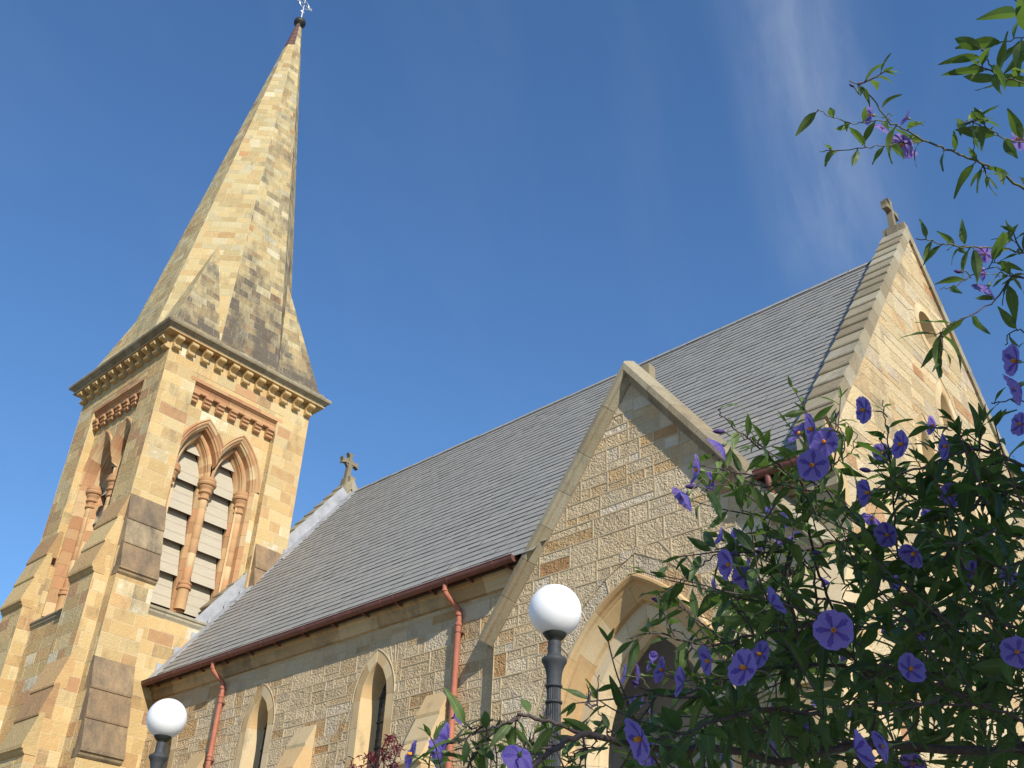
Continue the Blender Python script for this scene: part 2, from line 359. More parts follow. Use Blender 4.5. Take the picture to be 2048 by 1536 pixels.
def masonry(mb, fr, regions, holes=(), lay=lay_coursed, joint=.011, rise=-.008, ms=0, mm=1, h=0., colf=None, **kw):
    allp = [p for r in regions for p in r]
    u0 = min(p[0] for p in allp); u1 = max(p[0] for p in allp); v0 = min(p[1] for p in allp); v1 = max(p[1] for p in allp)
    for rect in lay(u0, v0, u1, v1, **kw):
        cu = sum(p[0] for p in rect)/4; cv = sum(p[1] for p in rect)/4
        col = colf(cu, cv) if colf else rc()
        for reg in regions:
            pc = clip_to(rect, reg)
            if len(pc) < 3: continue
            ps = [pc]
            for ho in holes:
                nx = []
                for q in ps: nx += subtract(q, ho)
                ps = nx
            for q in ps: block(mb, q, fr, col, joint, rise, ms, mm, h)
def prism(mb, fr, poly, h0, h1, mi=0, col=None, smooth=False):
    """a polygon of the frame's plane given depth along its normal"""
    col = col or rc(); poly = ccw(poly); n = len(poly)
    mb.face([fr.p(*p, h1) for p in poly], mi, col); mb.face([fr.p(*p, h0) for p in poly[::-1]], mi, col)
    for k in range(n):
        a, b = poly[k], poly[(k+1) % n]
        mb.face([fr.p(*a, h0), fr.p(*b, h0), fr.p(*b, h1), fr.p(*a, h1)], mi, col, smooth)
def fan_prism(mb, fr, poly, h0, h1, **k): prism(mb, fr, poly, h0, h1, **k)
def bar(mb, fr, prof, u0, u1, mi=0, col=None, seg=None, smooth=False):
    """profile [(outwards, up)] run along the wall from u0 to u1, in pieces of about seg with hairline joints"""
    n = len(prof); cuts = [u0]
    if seg:
        while cuts[-1]+seg*1.5 < u1: cuts.append(cuts[-1]+seg*random.uniform(.8, 1.2))
    cuts.append(u1)
    ar = sum(prof[i][0]*prof[(i+1) % n][1]-prof[(i+1) % n][0]*prof[i][1] for i in range(n))
    if ar > 0: prof = prof[::-1]
    for a, b in zip(cuts, cuts[1:]):
        c = col(random.random()) if callable(col) else (col or rc())
        if b < u1: b -= .006
        for k in range(n):
            p, q = prof[k], prof[(k+1) % n]
            mb.face([fr.p(a, p[1], p[0]), fr.p(a, q[1], q[0]), fr.p(b, q[1], q[0]), fr.p(b, p[1], p[0])], mi, c, smooth)
        mb.face([fr.p(a, p[1], p[0]) for p in prof[::-1]], mi, c); mb.face([fr.p(b, p[1], p[0]) for p in prof], mi, c)
def box(mb, fr, u0, u1, v0, v1, h0, h1, mi=0, col=None): prism(mb, fr, [(u0, v0), (u1, v0), (u1, v1), (u0, v1)], h0, h1, mi, col)
def lathe(mb, c, prof, n=20, mi=0, col=(.5, .5, 0), smooth=True, flute=0., crisp=False):
    if crisp:
        for q in zip(prof, prof[1:]): lathe(mb, c, q, n, mi, col, smooth, flute)
        return
    rows = []
    for r, z in prof:
        rows.append([Vector(c)+Vector((math.cos(2*math.pi*k/n)*(r-(flute if k % 2 else 0)), math.sin(2*math.pi*k/n)*(r-(flute if k % 2 else 0)), z)) for k in range(n)])
    mb.grid(rows, mi, col, smooth, closeu=True)
def tube(mb, pts, rad, n=8, mi=0, col=(.5, .5, 0), caps=True):
    pts = [Vector(p) for p in pts]; rows = []; up = Vector((.13, .27, .95)); 
    for i, p in enumerate(pts):
        d = (pts[min(i+1, len(pts)-1)]-pts[max(i-1, 0)]).normalized()
        s = d.cross(up); s = s.normalized() if s.length > 1e-4 else d.cross(Vector((1, 0, 0))).normalized()
        t = s.cross(d); r = rad[i] if isinstance(rad, (list, tuple)) else rad
        rows.append([p+(s*math.cos(2*math.pi*k/n)+t*math.sin(2*math.pi*k/n))*r for k in range(n)])
    mb.grid(rows, mi, col, True, closeu=True)
    if caps: mb.face(rows[0][::-1], mi, col); mb.face(rows[-1], mi, col)
def spline(pts, sub=6):
    P = [Vector(p) for p in pts]; out = []
    for i in range(len(P)-1):
        a, b, c, d = P[max(i-1, 0)], P[i], P[i+1], P[min(i+2, len(P)-1)]
        for k in range(sub):
            t = k/sub; out.append(.5*((2*b)+(c-a)*t+(2*a-5*b+4*c-d)*t*t+(3*b-a-3*c+d)*t**3))
    out.append(P[-1]); return out
# pointed arches -----------------------------------------------------------
def arch(hw, rise, d=0., cu=0., v0=0., n=10, leg=None):
    """left foot, over the apex, to the right foot; d offsets the curve outwards about its own centres"""
    Rr = (hw*hw+rise*rise)/(2*hw); cc = Rr-hw; R2 = Rr+d; top = math.sqrt(max(R2*R2-cc*cc, 1e-6)); a1 = math.atan2(top, -cc)
    left = [(cu+cc+R2*math.cos(math.pi+(a1-math.pi)*k/n), v0+R2*math.sin(math.pi+(a1-math.pi)*k/n)) for k in range(n+1)]
    right = [(2*cu-p[0], p[1]) for p in left[::-1][1:]]
    pts = left+right
    if leg is not None:
        k = max(1, int(round((v0-leg)/.42))); lz = [leg+(v0-leg)*i/k for i in range(k)]
        pts = [(pts[0][0], z) for z in lz]+pts+[(pts[-1][0], z) for z in lz[::-1]]
    return pts
def arch_sweep(mb, fr, hw, rise, prof, cu=0., v0=0., n=10, leg=None, mi=0, joints=None, colf=None, clipu=None, smooth=False, mj=None):
    """profile [(d outwards from the arch curve, h out of the wall)], open or closed by the caller, swept over the arch"""
    rows = [[fr.p(*q, h) for q in arch(hw, rise, d, cu, v0, n, leg)] for d, h in prof]
    pl = arch(hw, rise, 0, cu, v0, n, leg); m = len(pl)
    st = max(1, int(joints or 1)); col = colf() if colf else rc()
    def put(pts, mi_, c_):
        if clipu:                                  # keep only the side of the vertical plane u = clipu[1]
            s_, v_ = clipu; out = []
            for i in range(len(pts)):
                a_, b_ = pts[i], pts[(i+1) % len(pts)]; da = s_*((a_-fr.o).dot(fr.u)-v_); db = s_*((b_-fr.o).dot(fr.u)-v_)
                if da >= 0: out.append(a_)
                if da*db < 0: out.append(a_.lerp(b_, da/(da-db)))
            pts = out
        if len(pts) > 2: mb.face(pts, mi_, c_, smooth)
    for k in range(m-1):
        jn = k % st == 0
        if jn: col = colf() if colf else rc()
        for a in range(len(rows)-1):
            p, q, r, t = rows[a][k], rows[a+1][k], rows[a+1][k+1], rows[a][k+1]
            if mj is not None and jn and (t-p).length > .03:
                f1, f2 = .007/(t-p).length, .007/max(.03, (r-q).length)
                put([p, q, q.lerp(r, f2), p.lerp(t, f1)], mj, (.3, .5, .45)); p, q = p.lerp(t, f1), q.lerp(r, f2)
            put([p, q, r, t], mi, col)
def voussoirs(mb, fr, hw, rise, d0, d1, cu, v0, n, leg, per, joint=.009, rz=-.006, h=0., ms=0, mm=1, colf=None, leglen=.34):
    A = arch(hw, rise, d0, cu, v0, n); B = arch(hw, rise, d1, cu, v0, n); m = len(A)
    k = 0
    while k < m-1:
        k2 = min(k+per, m-1)
        if k < n < k2: k2 = n
        poly = [A[j] for j in range(k, k2+1)]+[B[j] for j in range(k2, k-1, -1)]
        # curved outer edge makes it slightly non-convex: use straight chords for the stone
        poly = [A[k], A[k2], B[k2], B[k]] if k2-k <= 1 or True else poly
        if n in (k, k2): pass
        block(mb, poly, fr, colf() if colf else rc(), joint, rz, ms, mm, h); k = k2
    if leg is not None:
        for s in (0, -1):
            a, b = A[s], B[s]; z = v0
            while z > leg:
                z2 = max(leg, z-leglen*random.uniform(.8, 1.2)); x0, x1 = sorted((a[0], b[0]))
                block(mb, [(x0, z2), (x1, z2), (x1, z), (x0, z)], fr, colf() if colf else rc(), joint, rz, ms, mm, h); z = z2

# ------------------------------------------------------------------ ground
g = MB()
g.face([(-900, -900, GZ), (900, -900, GZ), (900, 900, GZ), (-900, 900, GZ)])
gr = g.build('ground', M_GROUND); gr['kind'] = 'structure'

# ------------------------------------------------------------------ church
XW, XE = -22.6, -5.2                       # nave ends
YS, YR = 12.0, 16.88                       # south wall face, ridge line
EY, EZ, RZ = 11.66, 7.07, 14.17            # eave edge and ridge height
SL = (RZ-EZ)/(YR-EY)
YN = 2*YR-YS
church = empty('church', (-14, 16.9, GZ), 'sandstone church with a steep grey slate roof, gabled arched porch and red-brown gutter', 'church')
FS = Fr((0, YS, 0), (1, 0, 0)); FE = Fr((XE, YR, 0), (0, 1, 0)); FN = Fr((0, YN, 0), (-1, 0, 0)); FW = Fr((XW-.55, YR, 0), (0, -1, 0))
PY = 11.85; PXL, PXR, PXC = -11.52, -5.72, -8.60; FP = Fr((0, PY, 0), (1, 0, 0))
WINX = (-14.66, -18.22, -21.75)
nave_col = lambda u, v: (min(1, max(0, random.gauss(.48, .18))), random.uniform(.43, .55), random.uniform(0, .18))
wall = MB()
holes = []
for wx in WINX:
    holes.append(arch(.56, .86, 0, wx, 5.45, 6, 2.4))
masonry(wall, FS, [[(XW, GZ), (PXL, GZ), (PXL, 6.84), (XW, 6.84)], [(PXR, GZ), (XE, GZ), (XE, 6.84), (PXR, 6.84)], [(PXL, 5.9), (PXR, 5.9), (PXR, 6.84), (PXL, 6.84)]], holes, lay_snecked, .014, .006, colf=nave_col)
# core behind the face
for x0, x1 in ((XW, WINX[2]-.56), (WINX[2]+.56, WINX[1]-.56), (WINX[1]+.56, WINX[0]-.56), (WINX[0]+.56, PXL-.02), (PXR, XE-.02)):
    box(wall, FS, x0, x1, GZ, 6.84, -.6, -.03, 1)
for wx in WINX: box(wall, FS, wx-.56, wx+.56, 6.33, 6.84, -.6, -.03, 1); box(wall, FS, wx-.56, wx+.56, GZ, 2.4, -.6, -.03, 1)
masonry(wall, FN, [[(-XE, GZ), (-XW, GZ), (-XW, 7.0), (-XE, 7.0)]], (), lay_snecked, .014, .006, colf=nave_col, hs=(.5, .6), ls=(.7, 1.2))
wall.build('wall', [M_NAVE, M_NMORT], church)['label'] = 'long wall of rough picked sandstone blocks under the eaves'

# lancet windows
def lancet(fr, cu, spring, hw, rise, sill, mats, depth=.34):
    s = MB(); buff = lambda: (random.random(), random.uniform(.42, .58), random.uniform(0, .12))
    voussoirs(s, fr, hw, rise, 0, .20, cu, spring, 12, sill, 4, .006, -.004, .006, 0, 1, buff, .5)
    arch_sweep(s, fr, hw, rise, [(0, .006), (-.02, -.012), (-.11, -depth), (-.13, -depth-.04)], cu, spring, 12, sill, 0, 4, buff)
    arch_sweep(s, fr, hw, rise, [(.20, .004), (.205, .016), (.222, .016), (.228, 0)], cu, spring, 12, None, 1, 40)
    prism(s, Fr(fr.p(cu-hw-.05, sill-.12, -.3), fr.n, fr.v), [(0, 0), (.38, 0), (.38, .05), (0, .16)], 0, 0, 0) if False else None
    bar(s, fr, [(-depth, sill-.1), (.05, sill-.1), (.05, sill-.04), (-depth, sill+.1)], cu-hw-.1, cu+hw+.1, 0, buff())
    o = s.build('window', [M_BUFF, M_NMORT], church)
    gl = MB(); pts = arch(hw-.1, rise*.86, 0, cu, spring, 10, sill)
    gl.face([fr.p(*q, -depth-.015) for q in pts[::-1]], 0)
    for q in [sill+.45*k for k in range(1, int((spring+rise-sill)/.45))]:
        box(gl, fr, cu-hw+.12, cu+hw-.12, q, q+.018, -depth-.014, -depth+.012, 1)
    gl.build('glass', [M_GLASS, M_IRON], o)
    return o
for wx in WINX: lancet(FS, wx, 5.45, .36, .66, 2.4, None)

# wall buttresses with two sloping set-offs
def small_buttress(cx, w=.56, top=5.23, first=None):
    b = MB(); u0, u1 = cx-w/2, cx+w/2; cf = lambda *a: (random.random(), random.uniform(.42, .58), random.uniform(0, .1))
    pr = [(0, top), (.20, top-.36), (.20, top-.40), (.185, top-.41), (.40, top-.82), (.40, top-.87), (.38, top-.88), (.52, top-1.15), (.52, GZ), (0, GZ)]
    for a, c, p0, p1 in ((top, top-.38, 0., .20), (top-.38, top-.85, .17, .40), (top-.85, top-1.2, .37, .56)):
        bar(b, FS, [(p0-.15, a-.05), (p0, a), (p1, c), (p1, c-.055), (p1-.035, c-.075), (p0-.15, c-.075)], u0-.004-a*.001, u1+.004+a*.001, 0, cf())
    for s in (1, -1):
        fr = Fr(FS.p(u1 if s > 0 else u0, 0, 0), -FS.n*s, (0, 0, 1))
        q = lambda lst: [(-s*x, z) for x, z in lst]
        masonry(b, fr, [q([(0, top-.05), (.0, top-.38), (.17, top-.38)]), q([(0, top-.38), (.17, top-.38), (.36, top-.85), (0, top-.85)]), q([(0, top-.85), (.37, top-.85), (.5, top-1.2), (0, top-1.2)]), q([(0, GZ), (.5, GZ), (.5, top-1.2), (0, top-1.2)])], (), lay_coursed, .006, -.003, 0, 1, colf=cf, hs=(.3, .42), ls=(.5, .9))
    masonry(b, FS.off(.5), [[(u0, GZ), (u1, GZ), (u1, top-1.2), (u0, top-1.2)]], (), lay_coursed, .006, -.003, 0, 1, colf=cf, ls=(.3, .5))
    b.build('buttress', [M_BUFF, M_NMORT], church)
for cx in (-12.95, -16.53, -20.15): small_buttress(cx)

# eaves cornice, gutter, soffit
cb = MB()
prof = [(0, 6.74), (.06, 6.75), (.075, 6.80), (.11, 6.84), (.12, 6.93), (.17, 6.96), (.18, 7.02), (0, 7.02)]
cst = lambda r: (random.random(), random.uniform(.34, .50), random.uniform(.1, .4))
bar(cb, FS, prof, XW, PXL+.65, 0, cst, .95); cb.build('cornice', [M_BUFF], church)
cb = MB(); bar(cb, FS, prof, PXR-.5, XE-.05, 0, cst, .9); cb.build('cornice', [M_BUFF], church)
gt = MB()
def gutter(u0, u1):
    n = 8; cy, cz, r = EY-.02, 7.06, .070
    pr = [(cy-r*math.cos(math.pi*k/n)*1.0, cz-r*math.sin(math.pi*k/n)*1.05) for k in range(n+1)]
    pr = [(cy-r, cz+.03)]+pr+[(cy+r, cz+.04)]
    gt.grid([[(u, y, z) for y, z in pr] for u in (u0, u1)], 0, smooth=True)
    pr2 = [(cy+(y-cy)*.9, z+.008) for y, z in pr]; gt.grid([[(u, y, z) for y, z in pr2] for u in (u0, u1)], 0, smooth=True)
    tube(gt, [(u0, cy-r, cz+.035), (u1, cy-r, cz+.035)], .011, 6)
    for u in (u0, u1): gt.face([(u, y, z) for y, z in pr])
    u = u0+.8
    while u < u1:                                # collars and fixing screws
        pr3 = [(cy+(y-cy)*1.06, cz+(z-cz)*1.06-.002) for y, z in pr]
        gt.grid([[(a, y, z) for y, z in pr3] for a in (u, u+.018)], 1, smooth=True); u += random.choice((.9, 1.1, 1.4, .35))
    gt.face([(u0, EY+.06, 7.12), (u1, EY+.06, 7.12), (u1, YS, 7.02), (u0, YS, 7.02)], 2)
    box(gt, Fr((0, EY+.06, 0), (1, 0, 0)), u0, u1, 6.99, 7.13, -.03, 0, 2)
gutter(XW-.35, -10.95); gutter(-6.35, XE-.45)
go = gt.build('gutter', [M_GUTTER, M_PIPE, M_SOFFIT], church)
br = MB(); u = XW+.4
tube(br, [(u, YS+.0, 6.97), (u, EY+.12, 6.975), (u, EY, 6.99)], .022, 6)
b0_ = br.build('gutter_bracket', [M_GUTTER], go); k = 0
while u+.92 < -11:
    u += .92; k += 1; q = b0_.copy(); C.objects.link(q); q.location = b0_.location+Vector((.92*k, 0, 0))
def downpipe(x, kick):
    d = MB(); y = YS-.085
    tube(d, spline([(x-kick, EY-.01, 6.99), (x-kick, EY-.005, 6.88), (x-kick*.75, EY+.05, 6.78), (x-kick*.25, y-.02, 6.62), (x, y, 6.52), (x, y, 6.3)], 5), .048, 12)
    tube(d, [(x, y, 6.35), (x, y, GZ+.1)], .053, 14)
    for z in (6.46, 6.28, 5.05, 3.0, 1.0): lathe(d, (x, y, z), [(.053, 0), (.064, .006), (.064, .055), (.053, .062)], 14)
    lathe(d, (x-kick, EY-.008, 6.86), [(.05, 0), (.058, .004), (.058, .03), (.05, .034)], 12)
    o = d.build('downpipe', [M_PIPE], church)
    for z in (6.16, 4.98, 2.9):
        c = MB(); lathe(c, (x, y, z), [(.054, 0), (.06, .002), (.06, .016), (.054, .018)], 14); box(c, FS, x-.085, x+.085, z-.004, z+.02, 0, .045)
        c.build('pipe_clip', [M_GUTTER], o)
downpipe(-12.47, .12); downpipe(-19.62, .12)

# roof: every slate course a row of separate slates
rf = MB()
Ls = math.hypot(YR-EY, RZ-EZ); FR = Fr((0, EY, EZ), (1, 0, 0), (0, YR-EY, RZ-EZ))
def slates(fr, x0, x1, length, gauge, flip=False):
    n = int(length/gauge)
    for c in range(n+1):
        v = c*gauge; u = x0-(.15 if c % 2 else 0)-random.random()*.03; hue = random.gauss(.42, .07)
        while u < x1:
            w = .30+random.uniform(-.01, .01); a, b = max(u, x0)+.0015, min(u+w, x1)-.0015; u += w
            if b-a < .02: continue
            if fr.p(0, v+gauge, 0).z < PA-.14-PS*abs((a+b)/2-PXC): continue
            l = min(gauge*1.25, length-v); k = random.random()
            col = (min(1, max(0, hue+random.gauss(0, .04)+(.30 if k > .99 else 0)+(.18 if k < .03 else 0))), .5, 0)
            dv = random.uniform(-.006, .006); h0 = .030+random.uniform(-.004, .005); h1 = .010
            P = [fr.p(a, v+dv, h0), fr.p(b, v+dv, h0+random.uniform(-.002, .002)), fr.p(b, v+l, h1), fr.p(a, v+l, h1)]
            Q = [fr.p(a, v+dv, h0-.014), fr.p(b, v+dv, h0-.014)]
            rf.face(P, 0, col); rf.face([Q[0], Q[1], P[1], P[0]], 0, col)
    for a, b in ((x0, -10.9), (-10.9, -6.3), (-6.3, x1)):
        lo = -.02 if a != -10.9 else 1.2
        rf.face([fr.p(a, lo, -.01), fr.p(b, lo, -.01), fr.p(b, length, -.0), fr.p(a, length, -.0)], 1)
PA, PS, PXC = 10.05, 1.337, -8.60
slates(FR, XW-.45, XE-.42, Ls, .205)
FRN = Fr((0, 2*YR-EY, EZ), (-1, 0, 0), (0, -(YR-EY), RZ-EZ))
rf.face([FRN.p(-XE, 0), FRN.p(-XW, 0), FRN.p(-XW, Ls), FRN.p(-XE, Ls)], 0)
ro = rf.build('roof', [M_SLATE, M_SOFFIT], church)
rd = MB(); u = XW-.1
while u < XE-.5:
    l = .45; hgt = random.uniform(-.006, .006); c = (random.uniform(.5, .9), .5, 0)
    for s in (1, -1):
        rd.face([(u, YR, RZ+.055+hgt), (u+l-.01, YR, RZ+.055+hgt), (u+l-.01, YR-s*.13, RZ-.10+hgt), (u, YR-s*.13, RZ-.10+hgt)], 0, c)
    rd.face([(u, YR, RZ+.055+hgt), (u, YR-.13, RZ-.10+hgt), (u, YR+.13, RZ-.10+hgt)], 0, c); u += l
rd.build('ridge_capping', [M_SLATE], ro)
fl = MB()
fx0, fx1 = XW-.12, XW+.27; v = 0
while v < Ls-.1:                                     # lead dressed over the slates and up the stone
    l = min(random.uniform(.8, 1.4), Ls-v); w = fx1+random.uniform(-.05, .05)
    fl.face([FR.p(fx0, v, .05), FR.p(w, v, .045), FR.p(w+random.uniform(-.03, .03), v+l, .04), FR.p(fx0, v+l, .045)]); fl.face([FR.p(w, v, .045), FR.p(w, v, .02), FR.p(w, v+l, .02), FR.p(w, v+l, .04)])
    v += l
fl.face([FR.p(fx0+.02, 0, .04), FR.p(fx0+.02, 0, .33), FR.p(fx0+.02, Ls-.15, .33), FR.p(fx0+.02, Ls-.15, .04)][::-1])
v = .3
while v < 5.8:                                       # stepped pieces against the tower
    box(fl, Fr(FR.p(XW+.012, v, 0), (0, 1, 0)), 0, .34, -.05, .24+random.uniform(0, .06), 0, .012); v += .62
fl.build('flashing', [M_LEAD], ro)

# gable copings with overlapping weathered slabs
CZ = 14.73
def coping(x0, x1, ylow, parent_name, south_only=False, seg=.46):
    cp = MB(); cf = lambda r=0: (random.random(), random.uniform(.44, .54), random.uniform(.1, .3))
    Lc = math.hypot(YR-ylow, SL*(YR-ylow))
    for s in ((1, -1)):
        d = Vector((0, s, SL)); fr = Fr((0, YR-s*(YR-ylow), CZ-SL*(YR-ylow)), (1, 0, 0) if s > 0 else (-1, 0, 0), d)
        a0, a1 = (x0, x1) if s > 0 else (-x1, -x0); v = 0
        while v < Lc-.05:
            l = seg*random.uniform(.93, 1.07)
            if v+l > Lc-.2: l = Lc-v
            pr = [(v-.02, -.235), (v-.02, -.005), (v-.0, .012), (v+l+.03, -.025), (v+l+.03, -.235)]      # (along, out) of one slab
            yz = [(fr.p(0, *q).y, fr.p(0, *q).z) for q in pr]
            yz = clip(ccw(yz), s, 0, s*YR)
            if len(yz) < 3: break
            c = cf(); jx = random.uniform(0, .004)
            P0 = [Vector((x0-jx, *q)) for q in yz]; P1 = [Vector((x1+jx, *q)) for q in yz]
            for k in range(len(yz)):
                k2 = (k+1) % len(yz); cp.face([P0[k], P0[k2], P1[k2], P1[k]], 0, c)
            cp.face(P0, 0, c); cp.face(P1[::-1], 0, c); v += l
    box(cp, Fr((0, YR, 0), (0, 1, 0)), -.10, .10, CZ-.25, CZ+.02, x0+.02, x1-.015, 0, cf())
    return cp
ce = coping(XE-.45, XE+.05, 11.63, 'gable_coping')
# kneeler on the corner: stepped mouldings oversailing the south wall
kf = Fr((XE-.44, 0, 0), (0, 1, 0))
kn = [(12.03, 5.95), (11.97, 6.2), (11.93, 6.28), (11.93, 6.36), (11.86, 6.42), (11.80, 6.55), (11.74, 6.60), (11.74, 6.72), (11.66, 6.80), (11.60, 6.98), (11.60, 7.32), (11.64, 7.58), (12.03, 8.06)]
for a, b in zip(kn, kn[1:]):
    ce.face([kf.p(a[0], a[1], 0), kf.p(b[0], b[1], 0), kf.p(b[0], b[1], .445), kf.p(a[0], a[1], .445)], 0, (random.random(), .5, .1))
for h in (0, .445):
    for a, b in zip(kn[:-1], kn[1:]): ce.face([kf.p(12.04, a[1], h), kf.p(*a, h), kf.p(*b, h), kf.p(12.04, b[1], h)], 1, (.4, .5, .02))
ce.build('gable_coping', [M_COPE, M_BUFF], church)['label'] = 'weathered stepped coping slabs on the gable nearest the flowering shrub'
cw = coping(XW-.60, XW-.12, 13.0, 'gable_coping')
cw.build('gable_coping', [M_COPE], church)['label'] = 'grey coping slabs on the far gable behind the tower'
# gable walls
def gable_wall(fr, lowhalf, kw, mats, holes, colf):
    b = MB(); top = CZ-.2; half = lowhalf
    masonry(b, fr, [[(-half, GZ), (half, GZ), (half, top-SL*half), (0, top), (-half, top-SL*half)]], holes, lay_snecked, .012, -.006, colf=colf, **kw)
    return b
gcol = lambda u, v: (min(1, max(0, random.gauss(.55, .19))), random.uniform(.44, .57), random.uniform(.05, .3))
ocul = [(-.0+.42*math.cos(2*math.pi*k/20), 12.0+.42*math.sin(2*math.pi*k/20)) for k in range(20)]
eh = [ocul, arch(.34, .8, 0, 0, 9.86, 7, 5.4), arch(.34, .75, 0, -1.38, 8.5, 7, 5.0), arch(.34, .75, 0, 1.38, 8.5, 7, 5.0)]
ge = gable_wall(FE, YR-YS, dict(hs=(.34, .46), ls=(.4, .95)), None, eh, gcol)
prism(ge, FE, [(-4.86, GZ), (4.86, GZ), (4.86, 7.5), (0, 14.3), (-4.86, 7.5)], -.5, -.42, 1)
ge.build('gable_wall', [M_GABLE, M_NMORT], church)['label'] = 'sunlit pale gable wall with a round window above tall lancets'
gw = gable_wall(FW, YR-YS, dict(hs=(.5, .6), ls=(.6, 1.)), None, [], gcol)
prism(gw, FW, [(-4.86, GZ), (4.86, GZ), (4.86, 7.5), (0, 14.3), (-4.86, 7.5)], -.4, -.02, 1)
gw.build('gable_wall', [M_GABLE, M_NMORT], church)
# gable openings
ow = MB(); bf = lambda: (random.random(), random.uniform(.44, .6), random.uniform(0, .1))
for k in range(20):
    a, b2 = 2*math.pi*k/20, 2*math.pi*(k+1)/20; c = bf() if k % 2 == 0 else c
    q = lambda an, r, h: FE.p(r*math.cos(an), 12+r*math.sin(an), h)
    ow.face([q(a, .43, .01), q(b2, .43, .01), q(b2, .60, .01), q(a, .60, .01)], 0, c); ow.face([q(a, .43, .01), q(b2, .43, .01), q(b2, .36, -.3), q(a, .36, -.3)], 0, c)
    ow.face([q(a, .60, .01), q(b2, .60, .01), q(b2, .60, -.01), q(a, .60, -.01)], 0, c)
oo = ow.build('window', [M_BUFF], church); oo['label'] = 'round window high in the sunlit gable'
og = MB(); og.face([FE.p(.4*math.cos(2*math.pi*k/20), 12+.4*math.sin(2*math.pi*k/20), -.28) for k in range(20)]); og.build('glass', [M_GLASS], oo)
for cu, sp_, ri, si in ((0, 9.86, .8, 5.4), (-1.38, 8.5, .75, 5.0), (1.38, 8.5, .75, 5.0)): lancet(FE, cu, sp_, .34, ri, si, None, .32)
# crosses
def flared_cross(c, s=1., thick=.14, ring=True):
    m = MB(); fr = Fr(c, (0, 1, 0)); k0 = (.3, .42, .38); z0 = .62*s; a = .33*s; w0, w1 = .055*s, .115*s
    t0, t1 = -thick/2, thick/2
    def limb(pts): prism(m, fr, pts, t0, t1, 0, k0)
    limb([(-.10*s, 0), (.10*s, 0), (w0, z0-.08*s), (-w0, z0-.08*s)])
    for dx, dz in ((0, 1), (1, 0), (-1, 0)):
        px, pz = -dz, dx; b = .06*s
        P = lambda along, side: (dx*along+px*side, z0+dz*along+pz*side)
        q = [P(b, -w0), P(b, w0), P(a*.62, w0*1.0), P(a, w1), P(a*.93, 0), P(a, -w1), P(a*.62, -w0*1.0)]
        limb([q[0], q[1], q[2], q[6]]); limb([q[2], q[3], q[4]]); limb([q[6], q[4], q[5]]); limb([q[6], q[2], q[4]])
    prism(m, fr, [(-w0, z0-.08*s), (w0, z0-.08*s), (w0, z0+.06*s), (-w0, z0+.06*s)], t0-.002, t1+.002, 0, k0)
    if ring:
        n = 16
        for k in range(n):
            a0, a1 = 2*math.pi*k/n, 2*math.pi*(k+1)/n; r0, r1 = .115*s, .165*s
            prism(m, fr, [(r0*math.cos(a0), z0+r0*math.sin(a0)), (r1*math.cos(a0), z0+r1*math.sin(a0)), (r1*math.cos(a1), z0+r1*math.sin(a1)), (r0*math.cos(a1), z0+r0*math.sin(a1))], t0+.02, t1-.02, 0, k0)
    prism(m, Fr((c[0], c[1], c[2]), (0, 1, 0)), [(-.17*s, -.32), (.17*s, -.32), (.12*s, .03), (-.12*s, .03)], -.12, .12, 0, k0)
    return m
flared_cross((XW-.36, YR-.05, 14.68), .96).build('cross', [M_COPE], church)['label'] = 'wheel-headed stone cross on the far gable'
flared_cross((XE-.23, YR, 14.72), .86, .12, False).build('cross', [M_COPE], church)['label'] = 'plain stone cross on the gable above the shrub'

# porch
PA = 10.05; PS = 1.337                                    # outer apex of the coping and its slope
pcol = lambda u, v: (min(1, max(0, random.gauss(.54, .24))), random.uniform(.45, .58), random.uniform(0, .14))
top = lambda u: PA-.16-PS*abs(u-PXC)
AX, AH, AR, AZ = -8.63, 1.70, 2.588, 3.645      # middle, half width, rise and springing of the arch
ph = [arch(AH, AR, .30, AX, AZ, 8, GZ)]
pw = MB()
masonry(pw, FP, [[(PXL, GZ), (PXR, GZ), (PXR, top(PXR)), (PXC, PA-.16), (PXL, top(PXL))]], ph, lay_snecked, .015, .007, colf=pcol, hs=(.33, .42), ls=(.34, .8))
voussoirs(pw, FP, AH, AR, -.01, .315, AX, AZ, 24, None, 4, .012, .007, .0, 0, 1, lambda: (random.gauss(.6, .2), random.uniform(.42, .6), random.uniform(0, .15)))
for s in (1, -1):
    x0 = AX+s*1.69; x1 = AX+s*2.0
    masonry(pw, FP, [[(min(x0, x1), GZ), (max(x0, x1), GZ), (max(x0, x1), AZ), (min(x0, x1), AZ)]], (), lay_snecked, .014, .007, colf=pcol)
# return faces of the slightly projecting wall, and its core
for x, s in ((PXL, -1), (PXR, 1)):
    masonry(pw, Fr((x, PY, 0), (0, 1, 0)), [[(0, GZ), (.16, GZ), (.16, 5.9), (0, 5.9)]], (), lay_coursed, .008, -.004, colf=lambda *a: (.7, .55, .05), ls=(.5, .6))
for a, b2 in (((PXL+.01, PXC-1.95)), ((PXC+1.95, PXR-.01))): box(pw, FP, a, b2, GZ, min(top(a), top(b2)), -.5, -.02, 1)
prism(pw, FP, [(PXC-1.95, 6.75), (PXC+1.95, 6.75), (PXC+1.95, top(PXC+1.95)), (PXC, PA-.3), (PXC-1.95, top(PXC-1.95))], -.5, -.02, 1)
po = pw.build('porch_wall', [M_NAVE, M_NMORT], church); po['label'] = 'rough picked stone gable of the porch'
